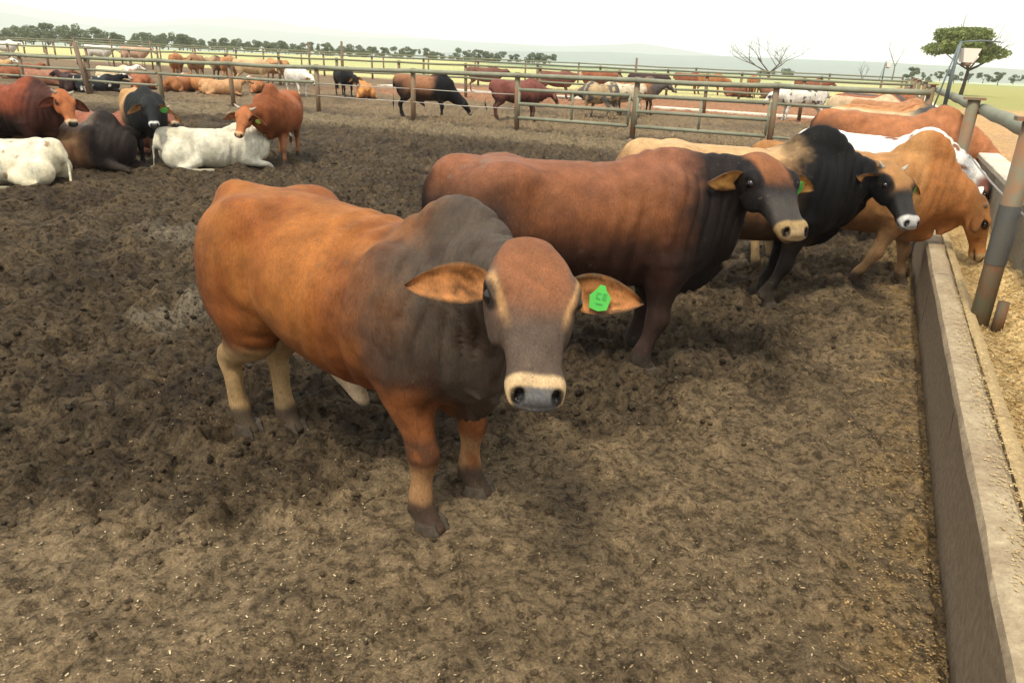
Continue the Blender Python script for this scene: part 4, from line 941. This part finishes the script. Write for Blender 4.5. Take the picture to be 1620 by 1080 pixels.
for i in range(60):
    az = rt_.uniform(-20, 40); d = rt_.uniform(330, 900); x_, y_ = at_az(az, d); c_, tm_ = vars_[rt_.randrange(5)]
    tree('distant_tree', (x_, y_, float(terrain(np.array([x_]), np.array([y_]))[0])-.3), 'hazy green tree scattered on the plain below the hills', c_, tm_, M_LEAFD, rt_.uniform(0, 6), rt_.uniform(1.0, 2.0), 'hazy trees scattered on the far plain')
# earth mounds beyond the road
V = []; 
for k, (s_, n_, rr, h_) in enumerate([(46, 13.5, 5.0, .9), (43, 19, 4.5, .7)]):
    g_ = np.linspace(-1, 1, 26); A_, B_ = np.meshgrid(g_, g_, indexing='ij'); rad = np.hypot(A_, B_); zz_ = h_*np.clip(1-rad**1.6, 0, 1)*(1+.4*fbm(np.c_[A_.ravel()*2+k, B_.ravel()*2], 3, 8).reshape(A_.shape))-.05
    q = np.array(sn(s_, n_)); V = np.c_[q[0]+A_.ravel()*rr*1.4, q[1]+B_.ravel()*rr, zz_.ravel()]; fi = np.arange(676).reshape(26, 26); F = np.stack([fi[:-1, :-1], fi[1:, :-1], fi[1:, 1:], fi[:-1, 1:]], -1).reshape(-1, 4)
    tag(link('earth_mound', mesh_np('earth_mound', V, F, True, np.tile(A3(.42, .25, .12), (676, 1)), 'earth'), M_GROUND), kind='structure')
# ------------------------------------------------------------------ lamp posts by the feed road
M_WHITE = simple('white_enamel', (.80, .76, .68), .5, .4, 8, .06, .05); M_STEEL = simple('grey_steel', (.12, .15, .155), .5, .4, 30, .2, .1)
def yard_light(s_, n_, lab, k=1.0, rustbase=True):
    e = empty('yard_light', sn(s_, n_)); e.scale = (k,)*3; tag(e, lab, 'lamp post', 'yard lights along the feed road')
    MB().tube([(0, 0, 1.35), (0, 0, 1.85), (.02, 0, 2.22)], [.03, .027, .02], 10).build('pole', M_STEEL, e, True)
    MB().tube([(0, 0, 0), (0, 0, 1.36)], .055, 10).build('pole_base', M_RUST, e, True)
    MB().tube([(-.16, 0, 1.3), (-.08, 0, 1.75), (.0, 0, 2.18)], .012, 8).build('brace', M_STEEL, e, True)
    MB().tube([(0, 0, 2.22), (.3, 0, 2.25), (.60, .02, 2.24)], .010, 8).build('arm', M_STEEL, e, True)
    mb = MB(); # floodlight hood: tapering box, open face down
    for z, w_, d_ in ((1.95, .07, .06), (2.14, .125, .10)):
        for sx_, sy_ in ((-1, -1), (1, -1), (1, 1), (-1, 1)): mb.V.append(A3(.16+sx_*w_, sy_*d_, z))
    mb.F += [[0, 1, 5, 4], [1, 2, 6, 5], [2, 3, 7, 6], [3, 0, 4, 7], [4, 5, 6, 7], [3, 2, 1, 0]]; mb.build('lamp_hood', M_WHITE, e)
    MB().tube([(.16, 0, 1.90), (.16, 0, 1.955)], [.07, .06], 12).build('lamp_base', M_RUST, e, True)
    MB().tube([(.02, 0, 1.93), (.12, 0, 1.92)], .014, 6).build('bracket', M_STEEL, e, True)
    MB().tube([(.24, 0, 1.94), (.32, .02, 2.04)], .02, 8).build('louvre', M_WHITE, e, True)
    return e
yard_light(13.15, .785, 'grey yard light pole with a white floodlight hood beside the trough')
yard_light(44, -.4, 'smaller yard light with a white hood farther along the trough', 1.0)
# ------------------------------------------------------------------ haze
mb = MB(); mb.box((0, 3300, 120), (13800, 7200, 400)); 
hz = mb.build('haze', None); tag(hz, kind='stuff', label='thin pale haze hanging over the plain')
m = bpy.data.materials.new('haze_air'); m.use_nodes = True; t = m.node_tree; t.nodes.clear(); o = t.nodes.new('ShaderNodeOutputMaterial'); v = t.nodes.new('ShaderNodeVolumePrincipled')
v.inputs['Color'].default_value = (.985, .995, 1, 1); v.inputs['Density'].default_value = .00031; t.links.new(v.outputs[0], o.inputs['Volume']); hz.data.materials.append(m)
# ------------------------------------------------------------------ the cattle
RB = dict(base=(.36, .135, .045), neck=(.05, .038, .032))
def cattle():
    # 1 foreground bull
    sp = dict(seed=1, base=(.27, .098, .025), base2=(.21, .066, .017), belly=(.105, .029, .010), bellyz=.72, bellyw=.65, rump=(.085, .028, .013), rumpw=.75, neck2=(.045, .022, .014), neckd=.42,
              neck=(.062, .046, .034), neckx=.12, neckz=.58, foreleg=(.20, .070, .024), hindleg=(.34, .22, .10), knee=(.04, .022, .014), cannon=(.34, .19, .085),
              face=(.075, .052, .038), forehead=(.20, .080, .036), eyeline=(.42, .24, .10), muzzle=(.50, .35, .19), pad=(.085, .085, .085),
              sheath=True, sheathc=(.50, .38, .24), dewlap=1.6, hump=1.0, humpx=.52, humpw=1.3, humpz=-.02, detail=True, hwide=1.14, hlen=.515, fat=1.10, lift=.05, legw=1.13, tagu=.42, tags=1.0, tagrot=.3,
              poll=(1.0, -.315, 1.28), hdir=(.22, -.305, -.28), hup=(.55, -.5, .9), nmid=(.0, .0, .05), bend=-.22, earopen=(.75, .85, .0), earL=.265, earW=.064, droop=.06,
              legs={'HL': (.04, -.08), 'HR': (-.12, .08), 'FR': (-.01, -.02)}, tag=1, ears={1: (-.12, .12, 0), -1: (-.12, .06, 0)}, earin=(.30, .125, .042), earout=(.09, .065, .04))
    make_cow(sp, (-.65, 2.98, 0), math.radians(-30.7), 'big reddish brown bull with a grey hump facing the viewer in the foreground', h=.014, fineh=.006, cat='bull')
    # 2 bull behind it, dark neck, feed on its lips
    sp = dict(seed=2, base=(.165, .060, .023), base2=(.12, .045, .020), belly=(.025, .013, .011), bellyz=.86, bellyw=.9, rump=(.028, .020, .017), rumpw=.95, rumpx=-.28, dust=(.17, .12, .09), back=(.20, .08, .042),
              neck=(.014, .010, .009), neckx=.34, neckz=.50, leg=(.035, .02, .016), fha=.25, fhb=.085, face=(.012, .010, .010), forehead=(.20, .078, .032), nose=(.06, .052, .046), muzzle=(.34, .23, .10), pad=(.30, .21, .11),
              dewlap=1.9, hump=.2, humpx=.46, humpw=1.3, detail=True, hwide=1.28, hlen=.50, fat=1.0, legw=1.15, len=.99, eyepatch=(.012, .010, .010), tailc=(.012, .009, .008),
              poll=(.87, -.17, 1.24), hdir=(.09, -.42, -.32), hup=(.2, -.6, .9), nmid=(.03, .02, .05), bend=-.12, earopen=(1.0, .2, .0), earL=.20, earW=.062, droop=.03, earin=(.50, .24, .07), earout=(.10, .05, .03),
              legs={'FR': (-.17, 0), 'FL': (-.12, 0), 'HR': (.1, 0)}, tag=1, tagu=.42, tags=1.1, tail=-.10, ears={1: (.15, .1, 0), -1: (-.1, -.02, 0)})
    make_cow(sp, (.40, 4.34, 0), math.radians(8), 'dark red bull with a black neck and feed on its lips behind the foreground bull', h=.017, fineh=.0075, scale=1.08)
    # 3 black necked bull with tan back
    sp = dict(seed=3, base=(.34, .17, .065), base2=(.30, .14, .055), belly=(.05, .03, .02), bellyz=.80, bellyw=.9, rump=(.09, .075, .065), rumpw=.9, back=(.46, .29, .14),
              neck=(.0055, .005, .005), neckx=.14, neckz=.42, neckw=1, leg=(.009, .007, .006), hindw=.8, face=(.0055, .005, .005), forehead=(.32, .16, .06), nose=(.035, .033, .032), muzzle=(.48, .46, .43), pad=(.30, .29, .28),
              dewlap=1.3, hump=.9, humpx=.48, humpw=1.15, detail=True, hwide=1.22, hlen=.50, len=1.10, eyepatch=(.006, .006, .006), tailc=(.01, .01, .01), horn=(.06, .5),
              poll=(1.02, -.02, 1.10), hdir=(.13, -.30, -.33), hup=(.4, -.5, .9), nmid=(0, .02, .04), earopen=(1.0, .2, .1), earL=.20, earW=.05, droop=.03, earin=(.42, .2, .07), earout=(.015, .012, .012),
              legs={'FR': (-.25, 0), 'FL': (-.2, 0)}, tag=1, tagu=.5, tags=1.0, ears={1: (.25, .05, 0), -1: (-.2, .1, 0)})
    make_cow(sp, (1.74, 5.87, 0), math.radians(-4), 'black necked bull with a tan back and small horns, third from the left', h=.019, fineh=.009, scale=1.05)
    # 4 tan bull feeding
    feed = dict(poll=(1.03, 0, .86), hdir=(.26, 0, -.96), hup=(1, 0, .3), nmid=(.08, 0, .03), dewlap=1.8, bend=0)
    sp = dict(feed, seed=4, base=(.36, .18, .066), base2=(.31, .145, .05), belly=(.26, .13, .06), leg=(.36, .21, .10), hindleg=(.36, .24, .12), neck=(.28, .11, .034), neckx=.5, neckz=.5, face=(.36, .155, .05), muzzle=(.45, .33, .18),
              hump=1.1, humpx=.50, len=1.05, detail=True, horn=(.055, .3), legs={'FR': (-.32, .05), 'FL': (.05, 0), 'HL': (.1, 0)}, earin=(.35, .17, .07), earL=.18)
    make_cow(sp, sn(7.15, -.15), HEAD_N, 'light tan bull lowering its head over the kerb into the trough', h=.02, fineh=.012, scale=1.0)
    h_ = .026
    row = [(9.0, .02, 1.0, dict(seed=5, face=(.14, .045, .03), base=(.68, .65, .60), spots=(.22, .10, .06), spott=.40, spotf=7, hump=.5), 'white cow with brown spots feeding behind the light tan bull', 'cow'),
           (10.7, .16, 1.12, dict(seed=6, base=(.33, .13, .055), rump=(.02, .015, .012), rumpw=1, tailc=(.015, .01, .01), hump=.5), 'rust brown cow with a black tail feeding beside the white spotted cow', 'cow'),
           (12.4, .12, 1.08, dict(seed=7, base=(.48, .36, .20), neck=(.07, .065, .06), neckx=.1, rump=(.04, .03, .02), hump=.3), 'pale tan cow with grey black shoulders feeding in the row', 'cow'),
           (13.7, .10, 1.05, dict(seed=8, base=(.46, .24, .10), neck=(.10, .08, .06), neckx=.3, hump=.5), 'golden tan cow feeding between the pale tan one and the red one', 'cow'),
           (15.0, .05, 1.0, dict(seed=9, base=(.34, .13, .055), hump=.6, face=(.6, .5, .4)), 'red brown cow feeding nearest to the rusty post', 'cow'),
           (16.3, .1, 1.0, dict(seed=10, base=(.40, .18, .07), hump=.3), 'orange brown cow, farthest one feeding in the near pen', 'cow')]
    for s_, n_, k, sp, lab, ct in row:
        b_ = dict(feed, base=(.4, .2, .1)); b_.update(sp); b_.setdefault('earL', .2)
        make_cow(b_, sn(s_, n_), HEAD_N+random.uniform(-.06, .06), lab, h=h_, scale=k, cat='cow', name='cow', group='cattle feeding at the trough')
    # mid distance group at left
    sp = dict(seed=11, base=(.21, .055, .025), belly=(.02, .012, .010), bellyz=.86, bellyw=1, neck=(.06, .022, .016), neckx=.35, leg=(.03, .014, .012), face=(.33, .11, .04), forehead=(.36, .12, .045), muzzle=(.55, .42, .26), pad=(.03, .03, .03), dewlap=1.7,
              poll=(.98, -.12, 1.13), hdir=(.22, -.16, -.36), hup=(.8, -.3, .9), horn=(.07, .4), hump=.5, sheath=True, earin=(.16, .05, .03))
    make_cow(sp, (-7.10, 10.62, 0), math.radians(-6), 'dark red bull with black legs standing at the left edge behind lying cattle', h=.026, fineh=.014, scale=1.0)
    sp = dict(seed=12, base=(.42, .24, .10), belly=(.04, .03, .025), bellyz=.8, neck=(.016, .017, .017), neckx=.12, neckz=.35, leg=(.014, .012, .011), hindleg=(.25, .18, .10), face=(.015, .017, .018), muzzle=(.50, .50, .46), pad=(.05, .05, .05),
              poll=(1.02, -.02, 1.14), hdir=(.30, 0, -.36), hup=(.8, 0, .9), hump=.4, tag=1, tags=1.5, droop=.06, earL=.24, earin=(.45, .23, .09), earout=(.2, .09, .04), earopen=(1, .2, 0), dewlap=1.4)
    make_cow(sp, (-5.80, 11.85, 0), math.radians(-57), 'black faced bull with tan flanks standing and facing the viewer', h=.026, fineh=.014, scale=.92)
    sp = dict(seed=13, base=(.29, .09, .032), belly=(.20, .065, .026), neck=(.19, .06, .022), neckx=.4, leg=(.30, .13, .06), face=(.34, .12, .045), muzzle=(.55, .33, .18), pad=(.35, .2, .12), horn=(.10, .25),
              poll=(1.00, -.30, 1.00), hdir=(.28, -.10, -.40), hup=(.8, -.1, .6), hump=.8, fat=1.08, tag=1, tags=1.2, tagy=True, bend=-.2, earin=(.30, .11, .05), earopen=(1, .2, 0), dewlap=1.3, legs={'FR': (.05, 0), 'FL': (-.05, 0)})
    make_cow(sp, (-3.86, 12.35, 0), math.radians(-84), 'red brown bull standing with its head lowered behind the lying white cow', h=.026, fineh=.014, scale=.95)
    L0 = dict(lie=True, noeyes=False, bend=0)
    sp = dict(L0, seed=14, base=(.56, .52, .40), base2=(.48, .43, .31), neck=(.66, .62, .48), face=(.68, .64, .52), muzzle=(.3, .25, .2), poll=(.95, .12, .72), hdir=(.35, .25, -.10), hup=(0, 0, 1), hump=.25, earin=(.6, .55, .45), dewlap=.8)
    make_cow(sp, (-4.62, 11.5, 0), math.radians(30), 'cream white cow lying down beside the red brown bull', h=.028, cat='cow', name='cow', scale=.95)
    sp = dict(L0, seed=15, base=(.15, .075, .04), base2=(.20, .11, .055), back=(.17, .13, .10), neck=(.022, .016, .014), neckx=.24, rump=(.13, .07, .045), face=(.03, .02, .02), hump=.9, len=1.15, poll=(.64, .46, .58), hdir=(-.2, .5, -.12), hup=(0, 0, 1), dewlap=.8)
    make_cow(sp, (-6.42, 10.95, 0), math.radians(-2), 'dark brown bull with a black hump lying behind the white cow at left', h=.026, scale=1.05)
    sp = dict(L0, seed=16, base=(.66, .61, .46), base2=(.60, .53, .36), belly=(.30, .26, .15), bellyz=.7, neck=(.6, .56, .45), poll=(.95, .1, .8), hdir=(.5, .1, -.2), hup=(0, 0, 1), hump=.5, tailc=(.66, .60, .44), spots=(.3, .2, .12), spott=.50)
    make_cow(sp, (-6.5, 9.45, 0), math.radians(186), 'dirty white cow lying at the left edge with its tail toward the right', h=.026, cat='cow', name='cow', scale=.92)
    sp = dict(L0, seed=17, base=(.26, .095, .055), neck=(.20, .075, .045), neckx=.3, poll=(.95, .1, .80), hdir=(.45, -.25, -.3), hup=(.5, 0, 1), hump=.5, horn=(.07, .5), face=(.2, .08, .05))
    make_cow(sp, (-6.95, 12.9, 0), math.radians(-5), 'dull reddish cow lying between the dark red bull and the black faced one', h=.03, cat='cow', name='cow')
    # cattle beyond the cross fence
    std = dict(poll=(1.08, -.02, 1.15), hdir=(.38, -.05, -.30), hup=(.6, 0, .9)); grz = dict(poll=(1.12, 0, .60), hdir=(.28, 0, -.42), hup=(.9, 0, .5), nmid=(.05, 0, -.02)); low = dict(poll=(1.12, .1, .95), hdir=(.30, .1, -.40), hup=(.8, 0, .6))
    lie = dict(lie=True, poll=(.95, .15, .78), hdir=(.45, .1, -.2), hup=(0, 0, 1))
    BR = (.24, .085, .04); OR = (.33, .14, .055); DB = (.06, .025, .018); BK = (.009, .0085, .009); WH = (.66, .62, .54); TN = (.38, .27, .15); GY = (.22, .20, .17)
    far = [(-2.75, 21.95, 3, 1.0, grz, dict(base=(.26, .12, .06), neck=BK, neckx=.15, rump=BK, rumpw=1, belly=BK, bellyz=.75, leg=BK, face=BK, hump=.6, sheath=True), 'brown and black bull grazing with its muzzle on the ground', 'bull'),
           (-.15, 22.6, 12, .95, low, dict(base=(.17, .06, .045), belly=(.04, .02, .018), bellyz=.75, leg=(.10, .04, .03), hump=.3, tail=.35), 'maroon cow flicking its tail beside the gate post', 'cow'),
           (2.45, 24.8, 130, .9, low, dict(base=TN, spots=(.10, .09, .08), spott=.05, hump=.2), 'mottled grey and cream cow standing behind the gate', 'cow'),
           (3.35, 26.2, 165, .9, low, dict(base=(.50, .42, .30), spots=(.18, .12, .08), spott=.15, hump=.2), 'pale speckled cow close behind the mottled grey one', 'cow'),
           (4.0, 27.6, 14, 1.0, std, dict(base=OR, neck=(.12, .10, .09), neckx=.25, leg=(.06, .03, .02), hump=.5), 'orange brown cow with grey shoulders standing behind the right gate', 'cow'),
           (-7.0, 30.8, -58, .88, low, dict(base=BK, hump=.4), 'black cow standing next to the lying orange cow', 'cow'),
           (-6.05, 30.2, 108, .85, lie, dict(base=(.50, .22, .07), hump=.3), 'orange cow lying beside the standing black cow', 'cow'),
           (-8.5, 29.6, -50, .88, low, dict(base=WH, neck=WH, hump=.5, fat=1.05), 'white cow standing alone behind the near cross fence', 'cow'),
           (-16.9, 38.5, 110, 1.0, std, dict(base=OR, hump=.3, fat=1.05), 'orange tan cow seen from behind, left of the close pair', 'cow'),
           (-15.9, 38.4, -80, 1.0, std, dict(base=(.38, .20, .09), rump=BK, neck=(.3, .16, .08), hump=.3), 'tan cow with a black patch, right of the close pair', 'cow'),
           (-12.9, 29.4, 80, .85, lie, dict(base=(.32, .13, .05), hump=.2), 'rust coloured cow lying in front of the close pair', 'cow'),
           (-12.2, 29.8, 150, .85, lie, dict(base=(.36, .16, .06), face=WH, hump=.2), 'rust coloured lying cow with a white face', 'cow'),
           (-10.9, 28.3, 20, .85, lie, dict(base=(.45, .25, .12), hump=.3), 'golden tan cow lying near the fence post', 'cow'),
           (-10.3, 30.5, 120, .8, lie, dict(base=(.36, .15, .06), face=WH, hump=.2), 'small reddish cow lying beside the golden tan one', 'cow'),
           (-13.9, 37.3, 100, 1.0, std, dict(base=(.40, .19, .08), hump=.3), 'orange brown cow seen end on behind the golden lying one', 'cow'),
           (-12.6, 36.6, 20, .95, low, dict(base=(.50, .34, .18), hump=.3), 'pale tan cow standing in the group left of the white one', 'cow'),
           (-12.0, 38.5, 150, .95, low, dict(base=(.42, .22, .10), hump=.3), 'tan cow with lowered head standing behind the pale tan one', 'cow'),
           (-15.0, 39.5, 160, .95, std, dict(base=(.16, .08, .05), neck=TN, hump=.3), 'dark brown cow in the back of the left group', 'cow'),
           (-18.1, 34.9, 5, .95, lie, dict(base=(.60, .48, .30), neck=WH, neckx=.6, hump=.3), 'cream cow with a white face behind the black faced bull', 'cow'),
           (-14.9, 27.4, 30, .85, lie, dict(base=(.03, .032, .036), neck=BK, spots=WH, spott=.35, hump=.2), 'black and white cow lying behind the fence at left', 'cow'),
           (-15.9, 27.6, 140, .85, lie, dict(base=(.05, .025, .022), hump=.2), 'very dark brown cow lying left of the black and white one', 'cow'),
           (-24.1, 35.5, 3, 1.0, lie, dict(base=(.55, .42, .25), neck=(.45, .28, .13), face=WH, hump=.3), 'pale cream cow lying behind the fence at the far left', 'cow'),
           (-21.5, 33.5, 12, .9, lie, dict(base=BR, hump=.3), 'red brown cow in front of the pale cream one at far left', 'cow'),
           (-38, 58, 3, 1.1, std, dict(base=WH, hump=.3), 'white cow, farthest back at the left edge', 'cow'),
           (-29.5, 55, 3, 1.1, std, dict(base=WH, hump=.3), 'white cow showing its back between the rails left of the post', 'cow'),
           (-27.0, 55.0, 3, 1.1, std, dict(base=(.52, .33, .22), hump=.3), 'pinkish tan cow right of the white back between the rails', 'cow'),
           (-18.0, 29.5, 10, .9, lie, dict(base=(.28, .13, .08), hump=.3), 'dull brown cow lying behind the dark red bull', 'cow'),
           (-14.6, 30.0, 130, .9, lie, dict(base=(.30, .11, .05), face=WH, hump=.3), 'red cow lying to the right of the black faced bull', 'cow'),
           (9.6, 27.0, 178, 1.0, low, dict(base=WH, spots=(.10, .09, .08), spott=.34, spotf=9, hump=.2, fat=1.02), 'white cow with small dark speckles behind the rusty rail', 'cow'),
           (-5.2, 38.5, 5, 1.0, lie, dict(base=(.20, .08, .05), hump=.3), 'dark red cow lying on the far side behind the orange cow', 'cow'),
           (-1.9, 38.5, 5, 1.0, std, dict(base=(.15, .07, .05), hump=.3), 'dark cow standing behind the grazing bull', 'cow'),
           (1.5, 36.0, 4, 1.0, std, dict(base=(.17, .07, .05), face=TN, hump=.3), 'dark red cow with a pale face above the maroon cow', 'cow'),
           (6.0, 39.0, 3, 1.0, std, dict(base=(.05, .03, .03), hump=.3), 'near black cow behind the mottled grey one', 'cow'),
           (3.8, 40.5, 4, 1.0, std, dict(base=BR, hump=.3), 'small red cow left of the near black one', 'cow')]
    r = random.Random(5)
    for k in range(6):
        far.append((9.8+k*1.25+r.uniform(-.4, .4), 47.5-k*.6+r.uniform(-.5, .5), r.choice((-20, 160, 70, -25)), 1.0, r.choice((std, low, lie)), dict(base=r.choice((BR, (.22, .08, .045), DB, OR, (.20, .09, .055))), hump=.3),
                    ['red brown cow at the left end of the distant group', 'distant brown cow second in the group beyond the white apron', 'distant dark cow third in the group beyond the white apron', 'distant cow in the middle of the group beyond the apron', 'distant cow just right of the middle of the group', 'distant cow at the right end of the group beyond the apron'][k], 'cow'))
    for k in range(7):
        far.append(sn(18.9+k*1.7, -.35+r.uniform(-.2, .5))[:2]+(None, 1.0, feed, dict(base=[(.36, .17, .08), (.50, .36, .22), (.28, .10, .05), (.10, .08, .07), (.45, .25, .12), (.30, .12, .06), (.40, .2, .1)][k], hump=.4),
                    ['orange brown cow feeding just beyond the cross fence', 'pale tan cow feeding second beyond the cross fence', 'red cow feeding third beyond the cross fence', 'grey black cow feeding fourth beyond the cross fence', 'golden cow feeding fifth beyond the cross fence', 'brown cow feeding sixth beyond the cross fence', 'light brown cow feeding last in the far row'][k], 'cow'))
    for i, (x_, y_, hd_, k, pose, sp, lab, ct) in enumerate(far):
        s2 = dict(pose); s2.update(sp); s2['seed'] = 40+i; s2.setdefault('muzzle', (.35, .28, .2)); s2.setdefault('fetw', .5)
        d = math.hypot(x_, y_)
        make_cow(s2, (x_, y_, 0), HEAD_N if hd_ is None else math.radians(hd_), lab, h=.038 if d < 34 else .05, scale=k, cat=ct, name=ct, parts=False, group='cattle in the pens beyond the near cross fence')
cattle()
print('SCRIPT SECONDS', round(time.time()-T0, 1))
